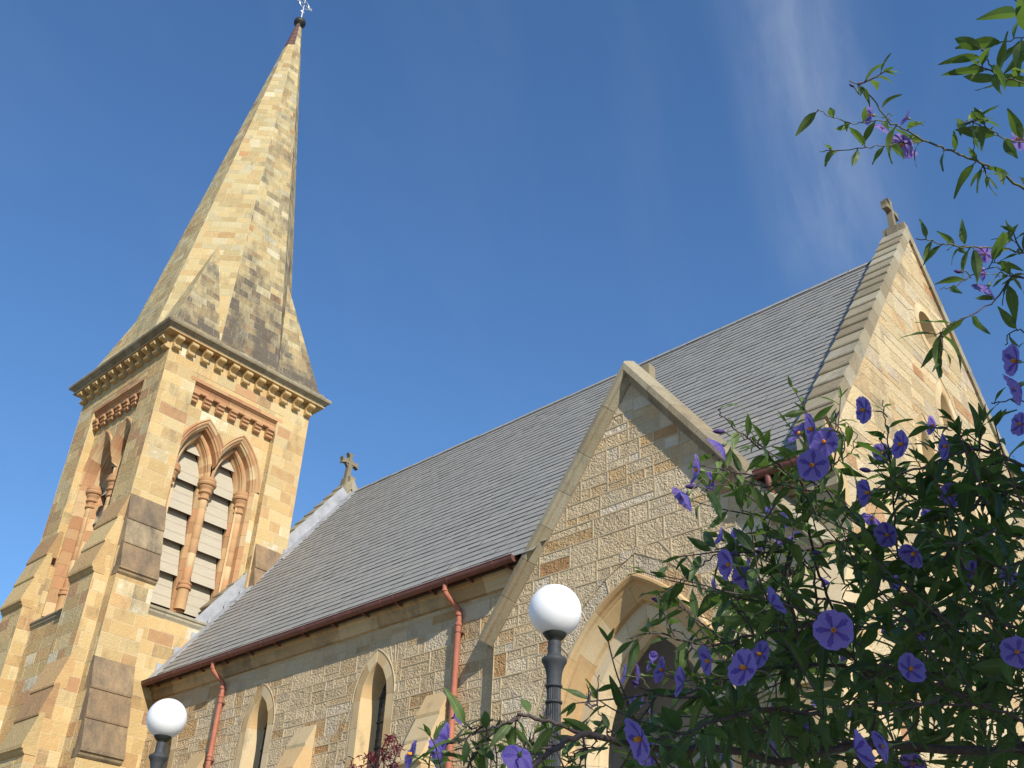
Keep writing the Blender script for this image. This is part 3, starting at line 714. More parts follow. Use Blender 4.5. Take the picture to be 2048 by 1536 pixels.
# coping
pc = MB(); cf2 = lambda: (random.random(), random.uniform(.42, .52), random.uniform(.15, .4))
for s in (1, -1):
    half = PXC-(-11.74); Lp = math.hypot(half, PS*half)
    fr = Fr((PXC-s*half, PY, PA-PS*half), (s, 0, PS), (0, 1, 0)) if s > 0 else Fr((PXC+half, PY, PA-PS*half), (-1, 0, PS), (0, 1, 0))
    up = Vector((-s*PS, 0, 1)).normalized(); al = Vector((s, 0, PS)).normalized(); o = Vector((PXC-s*half, 0, PA-PS*half))
    def pt(a, y, h): return o+al*a+up*h+Vector((0, y, 0))
    pr = [(PY-.15, .0), (PY-.19, -.03), (PY-.195, -.12), (PY-.15, -.15), (PY-.10, -.155), (PY-.03, -.235), (PY+.02, -.24), (PY+.55, -.2), (PY+.55, .06), (PY+.1, .08)]
    v = 0
    while v < Lp-.02:
        l = random.uniform(.62, .9)
        if v+l > Lp-.4: l = Lp-v
        c = cf2(); j = .007 if v+l < Lp-.02 else 0
        e = lambda a, q: a+(0 if a < Lp-.05 else 0)
        for k in range(len(pr)):
            q, r = pr[k], pr[(k+1) % len(pr)]
            # mitre at the apex: shorten with depth below the outer edge
            l1 = v+l-j+(q[1]*(-PS*-1)*0); 
            ex = lambda h: (h*PS if abs(v+l-Lp) < 1e-6 else 0)
            pc.face([pt(v, q[0], q[1]), pt(v, r[0], r[1]), pt(v+l-j+ex(r[1]), r[0], r[1]), pt(v+l-j+ex(q[1]), q[0], q[1])], 0, c)
        pc.face([pt(v, q[0], q[1]) for q in pr], 0, c)
        pc.face([pt(v+l-j+(q[1]*PS if abs(v+l-Lp) < 1e-6 else 0), q[0], q[1]) for q in pr][::-1], 0, c); v += l
box(pc, Fr((PXC, 0, 0), (0, 1, 0)), 12.28, 12.46, PA-.12, PA+.22, -.09, .09, 0, cf2())
pc.build('porch_coping', [M_COPE], po)
# porch roof behind the gable, running into the main slope
pr_ = MB()
yb = EY+(PA-.12-EZ)/SL+.1
for s in (1, -1):
    pr_.face([(PXC, 12.3, PA-.1), (PXC, yb, PA-.1), (PXC-s*2.3, EY+.4, PA-.1-PS*2.3), (PXC-s*2.3, 12.3, PA-.1-PS*2.3)], 0)
pr_.build('porch_roof', [M_SLATE], po)
# archway: hood mould, two moulded orders, inner arch ring
aw = MB(); af = lambda: (random.uniform(.2, .8), random.uniform(.46, .56), random.uniform(0, .1)); ag = lambda: (random.uniform(.7, 1), random.uniform(.5, .6), random.uniform(0, .08))
for prof_, st_, c_ in (([(0, 0), (.005, .07), (-.012, .105), (-.05, .11), (-.085, .07), (-.10, .02), (-.12, 0)], 6, af),
                       ([(-.12, 0), (-.135, -.025), (-.16, -.03), (-.30, -.15), (-.315, -.16), (-.32, -.25)], 5, af),
                       ([(-.32, -.25), (-.52, -.255), (-.545, -.27), (-.62, -.345), (-.63, -.40)], 4, ag),
                       ([(-.63, -.40), (-.66, -.41), (-.70, -.46), (-.705, -.56)], 4, ag)):
    arch_sweep(aw, FP, AH, AR, prof_, AX, AZ, 24, GZ, 0, st_, c_, mj=1)
aw.build('archway', [M_ARCH, M_COPE], po)['label'] = 'warm smooth pointed stone arch with stepped mouldings'
inn = MB()
hw2 = 1.62-.67; 
for x0, x1, y0, y1 in ((PXC-1.5, PXC-1.5, PY+.5, 15.0),): pass
FI = FP.off(-.55); RI = 2.35
iw = [(PXC-2.4, GZ), (PXC+2.4, GZ), (PXC+2.4, 6.6), (PXC-2.4, 6.6)]
for q in subtract(iw, arch(AH, AR, -.70, AX, AZ, 12, GZ)): inn.face([FI.p(*p) for p in q], 0)
inn.face([(PXC-2.4, PY+.55, GZ+.02), (PXC+2.4, PY+.55, GZ+.02), (PXC+2.4, 14.3, GZ+.02), (PXC-2.4, 14.3, GZ+.02)]); inn.face([(PXC-2.4, PY+.55, 6.4), (PXC-2.4, 14.3, 6.4), (PXC+2.4, 14.3, 6.4), (PXC+2.4, PY+.55, 6.4)])
for x in (PXC-2.4, PXC+2.4): inn.face([(x, PY+.55, GZ), (x, 14.3, GZ), (x, 14.3, 6.4), (x, PY+.55, 6.4)])
inn.face([(PXC-2.4, 14.3, GZ), (PXC+2.4, 14.3, GZ), (PXC+2.4, 14.3, 6.4), (PXC-2.4, 14.3, 6.4)])
inn.build('porch_interior', [M_PLASTER], po)
# corner buttress right of the porch
cbm = MB(); cfx = lambda *a: (random.random(), random.uniform(.44, .58), random.uniform(0, .1))
bx0, bx1 = XE-.62, XE
bar(cbm, FS, [(0, 5.95), (.02, 5.95), (.75, 4.75), (.75, 4.66), (.70, 4.63), (0, 4.63)], bx0-.01, bx1+.01, 0, cfx())
bar(cbm, FS, [(.5, 4.62), (.66, 4.62), (1.0, 3.9), (1.0, 3.82), (.5, 3.82)], bx0-.013, bx1+.013, 0, cfx())
masonry(cbm, FS.off(.66), [[(bx0, 3.85), (bx1, 3.85), (bx1, 4.66), (bx0, 4.66)]], (), lay_coursed, .008, -.004, colf=cfx)
masonry(cbm, FS.off(.95), [[(bx0, GZ), (bx1, GZ), (bx1, 3.85), (bx0, 3.85)]], (), lay_coursed, .008, -.004, colf=cfx)
for s, x in ((1, bx1), (-1, bx0)):
    fr = Fr((x, YS, 0), (0, s, 0)); q = lambda lst: [(-s*a, z) for a, z in lst]
    masonry(cbm, fr, [q([(0, 4.66), (.7, 4.66), (0, 5.9)]), q([(0, 3.85), (.66, 3.85), (.66, 4.66), (0, 4.66)]), q([(0, GZ), (.95, GZ), (.95, 3.85), (0, 3.85)])], (), lay_coursed, .008, -.004, colf=cfx)
cbm.build('buttress', [M_BUFF, M_NMORT], church)['label'] = 'corner buttress with sloping top behind the flowering shrub'
dp = MB(); xx = XE-.95
tube(dp, spline([(xx, EY-.01, 7.0), (xx, EY, 6.85), (xx-.02, 11.82, 6.6), (xx-.02, 11.92, 6.4), (xx-.02, 11.92, 6.2)], 5), .048, 12, 1); tube(dp, [(xx-.02, 11.92, 6.3), (xx-.02, 11.92, GZ)], .053, 12)
dp.build('downpipe', [M_PIPE, M_GUTTER], church)
# ------------------------------------------------------------------ bell tower
TX, TY, TH = -24.97, 12.52, 2.37
ZT = 16.25
tower = empty('bell_tower', (TX, TY, GZ), 'yellow sandstone bell tower with louvred belfry openings and a tall octagonal stone spire', 'tower')
FT = {'E': Fr((TX+TH, TY, 0), (0, 1, 0)), 'S': Fr((TX, TY-TH, 0), (1, 0, 0)), 'N': Fr((TX, TY+TH, 0), (-1, 0, 0)), 'W': Fr((TX-TH, TY, 0), (0, -1, 0))}
def tcol(wf=None):
    def f(u, v):
        h = min(1, max(0, random.gauss(.5, .2))); w = random.uniform(0, .16) if random.random() > .12 else random.uniform(.25, .42)
        if random.random() < .015: h = 1.0
        elif random.random() < .035: h = 0.0
        if wf: w += wf(u, v)
        return (h, random.uniform(.45, .56), w)
    return f
PU0, PU1, PZ0, PZ1 = -1.41, 1.33, 8.86, 15.32             # recessed belfry panel
UC, SP = -.09, 12.95                                       # middle of the twin lights, springing
TIPS = (UC-.56, UC+.56)
panel = [(PU0, PZ0), (PU1, PZ0), (PU1, PZ1), (PU0, PZ1)]
for k in 'ESNW':
    b = MB(); hs = [panel] if k in 'ES' else []
    masonry(b, FT[k], [[(-TH, GZ), (TH, GZ), (TH, ZT), (-TH, ZT)]], hs, lay_coursed, .009, -.004, 0, 1, colf=tcol())
    if k in 'ES':                                          # jambs of the recess
        for u, s in ((PU0, 1), (PU1, -1)):
            fr = Fr(FT[k].p(u, 0, 0), -FT[k].n*s) if s > 0 else Fr(FT[k].p(u, 0, 0), FT[k].n)
            masonry(b, fr, [[(0, PZ0), (.24, PZ0), (.24, PZ1), (0, PZ1)] if s > 0 else [(-.24, PZ0), (0, PZ0), (0, PZ1), (-.24, PZ1)]], (), lay_coursed, .006, -.003, 0, 1, colf=tcol(), ls=(.5, .6))
    o = b.build('wall', [M_TOWER, M_TMORT], tower)
# solid core so no light passes
core = MB()
for z0, z1, r in ((GZ, PZ0, TH-.05), (PZ1, ZT, TH-.05), (PZ0, PZ1, TH-.95)):
    prism(core, Fr((TX, TY, 0), (1, 0, 0), (0, 1, 0)), [(-r, -r), (r, -r), (r, r), (-r, r)], z0, z1)
for sx in (-1, 1):
    for sy in (-1, 1):
        x0, x1 = sorted((sx*1.45, sx*(TH-.05))); y0, y1 = sorted((sy*1.45, sy*(TH-.05)))
        prism(core, Fr((TX, TY, 0), (1, 0, 0), (0, 1, 0)), [(x0, y0), (x1, y0), (x1, y1), (x0, y1)], PZ0, PZ1)
core.build('wall', [M_DARK], tower)

def column_mesh():
    m = MB(); cf = lambda: (random.random(), random.uniform(.45, .58), random.uniform(0, .05))
    lathe(m, (0, 0, 0), [(.15, 0), (.145, .52), (.15, .53)], 20, 0, (.6, .52, 0))
    lathe(m, (0, 0, 0), crisp=True, n=24, col=(.2, .5, 0), prof=[(.15, .53), (.185, .55), (.185, .60), (.155, .63), (.155, .65), (.17, .67), (.17, .71), (.125, .75), (.115, .76)])
    z = .76
    while z < 3.05:
        h = min(random.uniform(.30, .5), 3.06-z)
        lathe(m, (0, 0, 0), [(.11, z), (.115, z+.008), (.115, z+h-.008), (.11, z+h)], 20, 0, cf()); z += h
    lathe(m, (0, 0, 0), crisp=True, n=24, col=(.35, .48, .02), prof=[(.115, 3.06), (.15, 3.08), (.16, 3.105), (.15, 3.13), (.125, 3.15), (.125, 3.21), (.135, 3.24), (.175, 3.27), (.18, 3.30), (.16, 3.33), (.165, 3.37), (.20, 3.44), (.20, 3.46), (.24, 3.49), (.255, 3.53), (.25, 3.57), (.225, 3.59), (.235, 3.62), (.235, 3.66), (.20, 3.67), (.20, 3.72)])
    return m
col_me = None
def corbel_block():
    m = MB(); pr = [(0, 0), (.10, 0), (.125, .02), (.125, .06), (.10, .085), (.10, .105), (.15, .12), (.155, .16), (.13, .185), (.135, .205), (.19, .22), (.19, .30), (0, .30)]
    bar(m, Fr((0, 0, 0), (1, 0, 0)), pr, -.105, .105, 0, (.3, .5, 0)); return m
def cornice_corbel():
    m = MB(); pr = [(0, 0), (.10, .0), (.14, .015), (.155, .045), (.15, .075), (.12, .095), (.10, .12), (.10, .16), (.125, .195), (.19, .215), (.25, .225), (.275, .25), (.28, .285), (.265, .32), (.235, .335), (.235, .40), (0, .40)]
    bar(m, Fr((0, 0, 0), (1, 0, 0)), pr, -.10, .10, 0, (.4, .5, .05)); return m
def place_copy(src, parent, fr, u, v, h, colset=None):
    o = src if not src.get('_used') else src.copy()
    if src.get('_used'): C.objects.link(o)
    src['_used'] = 1
    o.parent = parent; pl = parent.matrix_basis.translation + (parent.parent.matrix_basis.translation if parent.parent else Vector((0, 0, 0)))
    mw = Matrix((( fr.u.x, -fr.n.x, 0, 0), (fr.u.y, -fr.n.y, 0, 0), (0, 0, 1, 0), (0, 0, 0, 1)))
    p = fr.p(u, v, h)-pl; mw.translation = p; o.matrix_basis = mw
    return o

dcol = lambda: (random.random(), random.uniform(.43, .57), random.uniform(0, .08))
def belfry(fr, lab):
    b = MB(); D0, D1, D2, D3 = -.22, -.52, -.84, -.92
    # panel plane round the two lights
    holes = [arch(.70, 1.36, 0, t, SP, 10, PZ0-.3) for t in TIPS]
    masonry(b, fr, [panel], holes, lay_coursed, .008, -.004, 0, 1, h=D0, colf=lambda u, v: (min(1, max(0, random.gauss(.62, .2))), random.uniform(.44, .58), random.uniform(0, .12)))
    for i, t in enumerate(TIPS):
        cl = (-1 if i == 0 else 1, UC)
        # hood order on the panel
        arch_sweep(b, fr, .70, 1.36, [(.13, D0), (.125, D0+.045), (.085, D0+.05), (.06, D0+.015), (.03, D0+.02), (.0, D0+.0)], t, SP, 16, None, 2, 4, dcol, cl)
        arch_sweep(b, fr, .70, 1.36, [(.0, D0), (-.02, D0-.03), (-.055, D0-.05), (-.065, D0-.09), (-.10, D0-.12), (-.115, D1)], t, SP, 16, None, 2, 4, dcol, cl)
        # second order, roll and splay
        arch_sweep(b, fr, .52, 1.14, [(.12, D1), (.03, D1), (.01, D1+.03), (-.03, D1+.035), (-.065, D1+.0), (-.06, D1-.04), (-.08, D1-.06), (-.095, D1-.16), (-.125, D1-.2), (-.16, D2+.04), (-.16, D2)], t, SP, 16, None, 2, 3, dcol)
    # spandrel wall of the second order
    reg = [(UC-1.34, SP), (UC+1.34, SP), (UC+1.34, SP+1.5), (UC-1.34, SP+1.5)]
    ps = [reg]
    for t in TIPS:
        nx = []
        for q in ps: nx += subtract(q, arch(.55, 1.19, 0, t, SP-.01, 12, SP-.5))
        ps = nx
    for q in ps: b.face([fr.p(*p, D1-.002) for p in q], 2, dcol())
    # mullion and jamb strips behind the columns
    z = PZ0+.3
    while z < SP:
        h = min(random.uniform(.3, .42), SP-z); c = dcol()
        for u, w in ((UC, .19), (UC-1.12, .19), (UC+1.12, .19)):
            prism(b, Fr(fr.p(u, 0, D2+.06), fr.u, -fr.n), [(-w, 0), (w, 0), (w, -.05), (.12, -.13), (-.12, -.13), (-w, -.05)], -(z+h-.004), -z, 2, dcol()) if False else None
            for s in (-1, 1):
                b.face([fr.p(u+s*w, z, D2), fr.p(u+s*w, z+h-.005, D2), fr.p(u+s*w, z+h-.005, D2+.10), fr.p(u+s*w, z, D2+.10)], 2, c)
                b.face([fr.p(u+s*w, z, D2+.10), fr.p(u+s*w, z+h-.005, D2+.10), fr.p(u+s*.11, z+h-.005, D1-.07), fr.p(u+s*.11, z, D1-.07)], 2, c)
                b.face([fr.p(u+s*.11, z, D1-.07), fr.p(u+s*.11, z+h-.005, D1-.07), fr.p(u, z+h-.005, D1-.07), fr.p(u, z, D1-.07)], 2, c)
        # outer jambs of the hood order
        for u0_, u1_ in ((PU0, TIPS[0]-.58), (TIPS[1]+.58, PU1)):
            s = 1 if u0_ > 0 else -1; ui = TIPS[1]+.60 if s > 0 else TIPS[0]-.60; c2 = dcol()
            e = ui+s*.10
            b.face([fr.p(ui+s*.0, z, D1), fr.p(ui, z+h-.005, D1), fr.p(ui, z+h-.005, D0-.10), fr.p(ui, z, D0-.10)], 2, c2)
            b.face([fr.p(ui, z, D0-.10), fr.p(ui, z+h-.005, D0-.10), fr.p(e, z+h-.005, D0), fr.p(e, z, D0)], 2, c2)
        z += h
    for s, ui in ((1, TIPS[1]+.60), (-1, TIPS[0]-.60)):       # stone backing behind the jamb stones and the plain return
        b.face([fr.p(ui-.2*s, PZ0, D1-.03), fr.p(ui+.05*s, PZ0, D1-.03), fr.p(ui+.05*s, SP, D1-.03), fr.p(ui-.2*s, SP, D1-.03)], 2, dcol())
    # lintel band and cavetto above the corbels
    bar(b, fr, [(D0-.02, 14.97), (-.075, 14.97), (-.07, 15.0), (-.11, 15.03), (-.12, 15.10), (-.09, 15.17), (-.035, 15.20), (-.025, 15.23), (D0-.02, 15.23)], PU0+.004, PU1-.004, 2, lambda r: (random.random()*.5, random.uniform(.42, .52), .05), .55)
    bar(b, fr, [(D0-.02, 15.23), (.006, 15.23), (.006, 15.33), (-.02, 15.37), (-.02, 15.46), (.004, 15.47), (.004, 15.475), (D0, 15.475)], PU0-.16, PU1+.16, 2, lambda r: (random.random()*.6, random.uniform(.46, .56), .02), .55)
    # sloping sill with a string moulding under it
    bar(b, fr, [(D3, PZ0+.42), (.03, PZ0+.03), (.075, PZ0), (.075, PZ0-.04), (.04, PZ0-.07), (.045, PZ0-.12), (.02, PZ0-.16), (0, PZ0-.2), (D3, PZ0-.2)], PU0-.0, PU1, 3, lambda r: (random.random(), random.uniform(.42, .55), random.uniform(.05, .35)), .7)
    o = b.build('belfry_window', [M_TOWER, M_TMORT, M_DRESS, M_COPE], tower); o['label'] = lab
    return o
def louvres(fr, par):
    for t in TIPS:
        m = MB(); D = -.90; w = .36; base = 9.04
        A = arch(.37, .92, 0, t, SP, 12)
        for k in range(6):
            z0 = base+.20+k*.86; z1 = z0+.97
            poly = clip_to([(t-w, z0), (t+w, z0), (t+w, z1), (t-w, z1)], A+[(t+w+.01, 9), (t-w-.01, 9)][::1]) if z1 > SP else [(t-w, z0), (t+w, z0), (t+w, z1), (t-w, z1)]
            if len(poly) < 3: continue
            tilt = lambda p: fr.p(p[0], p[1], D+.20-(p[1]-z0)*.23)
            c = (random.random(), .5, 0)
            poly = ccw(poly); m.face([tilt(p) for p in poly], 0, c)
            n = len(poly)
            for i in range(n):
                a, d = poly[i], poly[(i+1) % n]
                m.face([tilt(a), tilt(d), tilt(d)-fr.n*.05, tilt(a)-fr.n*.05], 1, c)
            for zz in (z0+.27, z0+.55):
                if zz < z1-.1 and zz < SP+.2: m.face([fr.p(t-w, zz, D+.2015-(zz-z0)*.23), fr.p(t+w, zz, D+.2015-(zz-z0)*.23), fr.p(t+w, zz+.007, D+.2015-(zz+.007-z0)*.23), fr.p(t-w, zz+.007, D+.2015-(zz+.007-z0)*.23)], 2, c)
        m.face([fr.p(t-.5, 8.9, D-.28), fr.p(t+.5, 8.9, D-.28), fr.p(t+.5, 14.4, D-.28), fr.p(t-.5, 14.4, D-.28)], 3)
        for s in (-1, 1): m.face([fr.p(t+s*.375, 8.9, D-.28), fr.p(t+s*.375, 8.9, D+.1), fr.p(t+s*.375, SP, D+.1), fr.p(t+s*.375, SP, D-.28)], 3)
        m.build('louvre', [M_LOUVRE, M_LOUVED, M_GUTTER, M_DARK], par)
cm = column_mesh()
crb = corbel_block()
colo = None; cbo = None
for k, lab in (('E', 'sunlit twin belfry opening with cream louvres facing the nave roof'), ('S', 'shaded twin belfry opening on the narrow left face')):
    fr = FT[k]; w = belfry(fr, lab); louvres(fr, w)
    for u in (UC-1.12, UC, UC+1.12):
        if colo is None: colo = cm.build('column', [M_DRESS])
        place_copy(colo, w, fr, u, SP-3.72, -.60)
    for i in range(7):
        if cbo is None: cbo = crb.build('corbel', [M_DRESS])
        place_copy(cbo, w, fr, PU0+.12+i*(PU1-PU0-.24)/6, 14.67, -.22)
# buttresses of the tower
def tower_buttress(fr, u0, u1, dark, lab=None):
    b = MB(); P1, P2 = .37, .76; Z = [11.42, 9.42, 7.25, 5.22]
    wf = (lambda: random.uniform(.40, .72)) if dark else (lambda: random.uniform(.0, .15))
    scol = lambda: (random.uniform(.05, .75) if not dark else random.random(), random.uniform(.40, .54), wf())
    ms = 2 if dark else 0
    for zt, zb, p0, p1 in ((Z[0], Z[1], 0., P1+.06), (Z[2], Z[3], P1, P2+.07)):
        n = 3; dz = (zt-zb)/n
        for i in range(n):
            a, c = zt-dz*i, zt-dz*(i+1); q0 = p0+(p1-p0)*i/n; q1 = p0+(p1-p0)*(i+1)/n
            bar(b, fr, [(q0-.1, a+.02), (q0+.0, a), (q1+.045, c-.02), (q1+.04, c-.06), (q1-.03, c-.075), (q0-.1, c-.075)], u0-.003-.002*i, u1+.003+.002*i, ms, lambda r: scol(), (u1-u0)*.75)
        # drip moulding
        bar(b, fr, [(p1-.3, zb-.0), (p1+.0, zb-.02), (p1+.045, zb-.04), (p1+.045, zb-.085), (p1+.0, zb-.11), (p1-.01, zb-.16), (p1-.05, zb-.20), (p1-.3, zb-.20)], u0-.012, u1+.012, ms, lambda r: scol(), 1.2)
    masonry(b, fr.off(P1), [[(u0, Z[2]-.1), (u1, Z[2]-.1), (u1, Z[1]-.15), (u0, Z[1]-.15)]], (), lay_coursed, .009, -.004, colf=tcol())
    masonry(b, fr.off(P2), [[(u0, GZ), (u1, GZ), (u1, Z[3]-.15), (u0, Z[3]-.15)]], (), lay_coursed, .009, -.004, colf=tcol())
    for s, u in ((1, u1), (-1, u0)):
        f2 = Fr(fr.p(u, 0, 0), -fr.n*s); q = lambda lst: [(-s*a, z) for a, z in lst]
        st = random.getstate()
        masonry(b, f2, [q([(0, Z[1]-.1), (P1, Z[1]-.1), (P1, Z[1]), (0.02, Z[0]-.05), (0, Z[0]-.05)]), q([(0, Z[2]-.1), (P1, Z[2]-.1), (P1, Z[1]-.1), (0, Z[1]-.1)]), q([(0, Z[3]-.1), (P2, Z[3]-.1), (P2, Z[3]), (P1, Z[2]-.1), (0, Z[2]-.1)]), q([(0, GZ), (P2, GZ), (P2, Z[3]-.1), (0, Z[3]-.1)])], (), lay_coursed, .008, -.004, colf=tcol(), ls=(.25, .5))
    o = b.build('buttress', [M_TOWER, M_TMORT, M_DARKW, M_DRESS], tower)
    if lab: o['label'] = lab
tower_buttress(FT['E'], -TH, -TH+1.0, True, 'buttress with dark sooty sloping set-offs beside the nave roof')
tower_buttress(FT['E'], TH-1.0, TH, True)
tower_buttress(FT['S'], TH-1.15, TH, False, 'buttress with clean orange set-offs at the near tower corner')
tower_buttress(FT['S'], -TH, -TH+1.15, False, 'leftmost buttress at the far tower corner')
# cornice
cb = MB(); cst = lambda r: (random.random(), random.uniform(.42, .55), random.uniform(.05, .3))
O = .42
for k in 'ESNW':
    fr = FT[k]; n = TH
    # (out, z) profile carried round the corner by mitring: every point runs to its own overhang
    pr = [(.02, 16.20), (.285, 16.20), (.285, 16.235), (.25, 16.245), (.27, 16.29), (.32, 16.33), (.36, 16.36), (O-.02, 16.37), (O, 16.42), (O-.01, 16.475), (O-.06, 16.50), (.1, 16.52)]
    mats = [0, 0, 0, 1, 1, 1, 1, 1, 1, 1, 1]
    segs = 7
    for i in range(segs):
        c = cst(0)
        for (a, d, mi) in zip(pr, pr[1:], mats):
            f = lambda q, t: fr.p(-(n+q[0])+2*(n+q[0])*t, q[1], q[0])
            t0, t1 = i/segs, (i+1)/segs-(.0012 if i < segs-1 else 0)
            cb.face([f(a, t0), f(a, t1), f(d, t1), f(d, t0)], mi, c if mi == 0 else (c[0], c[1], .35))
co_ = cb.build('cornice', [M_TOWER, M_COPE], tower)
ccm = cornice_corbel().build('corbel', [M_TOWER])
for k in 'ES':
    for i in range(11): place_copy(ccm, co_, FT[k], -TH+.13+i*(2*TH-.26)/10, 15.82, 0)
# spire ------------------------------------------------------------
SB, AO, ZB, ZTIP = 2.52, 2.43, 16.62, 34.6
LEAN = Vector((.17, .33, 0))
def spt(dx, dy, z): return Vector((TX+dx, TY+dy, z))+LEAN*max(0, (z-ZB)/(ZTIP-ZB))
def apo(z): return AO*(ZTIP-z)/(ZTIP-ZB)
def overt(k, z):
    Rr = apo(z)/math.cos(math.pi/8); a = math.pi/8+k*math.pi/4; return spt(Rr*math.cos(a), Rr*math.sin(a), z)
sm = MB()
ZC = 33.75
def tri_face(a, b, c, d=None, wf=None):
    """masonry on a planar face with base a-b and top (c or d-c)"""
    fr = Fr(a, b-a, (c-a)); q = lambda p: ((p-a).dot(fr.u), (p-a).dot(fr.v))
    reg = [q(a), q(b), q(c)]+([q(d)] if d is not None else [])
    def cf(u, v):
        z = fr.p(u, v).z; return (min(1, max(0, random.gauss(.52, .2))), random.uniform(.43, .57), (wf(z, u/max(1e-3, (b-a).length)) if wf else .1)+(random.uniform(-.05, .06) if not wf or wf(z, 0) < .4 else random.uniform(-.24, .16)))
    masonry(sm, fr, [reg], (), lay_coursed, .007, -.0035, 0, 1, colf=cf, hs=(.22, .28), ls=(.28, .58))
wE = lambda z, t: .46+.55*max(0, min(1, (20.5-z)/3.6))+(.12 if z > 21.5 and random.random() < .12 else 0)
wSE = lambda z, t: .10+(.40 if 22.5 < z < 25.5 and random.random() < .06 else 0)
wS = lambda z, t: .22
wB = lambda z, t: .50+.45*max(0, min(1, (19.0-z)/2.4))
for k in range(8):                        # face k lies between vertex k-1 and k; k=0 faces east
    a, b, c, d = overt(k-1, ZB), overt(k, ZB), overt(k, ZC), overt(k-1, ZC)
    tri_face(a, b, c, d, wE if k in (0, 1) else wSE if k == 7 else wS)
ZA = 20.85
for sx, sy, k in ((1, -1, 7), (1, 1, 1), (-1, -1, 5), (-1, 1, 3)):
    ta = apo(ZA)*math.sqrt(.5); A = spt(sx*ta, sy*ta, ZA); Cn = spt(sx*SB, sy*SB, ZB)
    P, Q = overt(k-1, ZB), overt(k, ZB)
    e = lambda p: spt((SB if abs(p.x-TX) > abs(p.y-TY) else 0)*0+(p.x-TX), p.y-TY, ZB)
    # side triangles: corner to the octagon's eave points
    for pnt in (P, Q):
        pts = [pnt, Cn, A]
        nrm = (pts[1]-pts[0]).cross(pts[2]-pts[0])
        if nrm.dot(Vector((sx, sy, .5))) < 0: pts = [Cn, pnt, A]
        east = abs(pnt.y-TY) < abs(pnt.x-TX)
        tri_face(pts[0], pts[1], pts[2], None, wB if (east and sx > 0) or (k == 1) else wS)
for k, fr in FT.items():                  # low plinth course over the cornice
    f2 = Fr(fr.o+fr.n*(SB+.10-TH), fr.u)
    masonry(sm, f2, [[(-SB-.1, 16.49), (SB+.1, 16.49), (SB+.1, ZB+.02), (-SB-.1, ZB+.02)]], (), lay_coursed, .006, -.003, colf=lambda u, v: (random.random(), .5, .66 if k == 'E' else .2), hs=(.2, .3), ls=(.6, 1.))
    sm.face([f2.p(-SB-.1, ZB+.01, 0), f2.p(SB+.1, ZB+.01, 0), f2.p(SB-.2, ZB+.05, -.3), f2.p(-SB+.2, ZB+.05, -.3)], 0, (.5, .5, .6 if k == 'E' else .2))
spo = sm.build('spire', [M_SPIRE, M_TMORT], tower); spo['label'] = 'octagonal broach spire, yellow in front and grey with lichen on the right'
cap = MB()
for i in range(7):
    z0, z1 = 32.35+i*.26, 32.35+i*.26+.245
    for k in (6, 7):
        f = lambda kk, z: overt(kk, z)+(overt(kk, z)-spt(0, 0, z)).normalized()*.012
        cap.face([f(k-1, z0), f(k, z0), f(k, z1), f(k-1, z1)], 0)
c0 = spt(0, 0, 34.0)
lathe(cap, spt(0, 0, 33.7), [(.13, 0), (.13, .05), (.10, .1)], 14, 1)
lathe(cap, spt(0, 0, 33.85), [(.09, 0), (.10, .05), (.22, .10), (.235, .2), (.22, .28), (.12, .33), (.11, .42), (.03, .44)], 16, 1)
cap.build('spire_cap', [M_CAP, M_BRONZE], spo)
fin = MB(); b0 = spt(0, 0, 34.28)
tube(fin, [b0, b0+Vector((0, 0, .62))], [.04, .03], 8)
cc = b0+Vector((0, 0, .92)); ey = Vector((0, 1, 0)); ez = Vector((0, 0, 1))
for k in range(4):
    a = k*math.pi/2; d = ey*math.cos(a)+ez*math.sin(a); s = ey*-math.sin(a)+ez*math.cos(a); w = .5 if k % 2 else .36
    tube(fin, [cc+d*.06, cc+d*w], .022, 6); 
    for sg in (1, -1): tube(fin, spline([cc+d*(w-.12), cc+d*(w-.05)+s*sg*.07, cc+d*(w+.02)+s*sg*.03], 4), .014, 5)
ring = [cc+(ey*math.cos(t*math.pi/10)+ez*math.sin(t*math.pi/10))*.23 for t in range(21)]
tube(fin, ring, .016, 6)
fin.build('finial_cross', [M_FINIAL], spo)

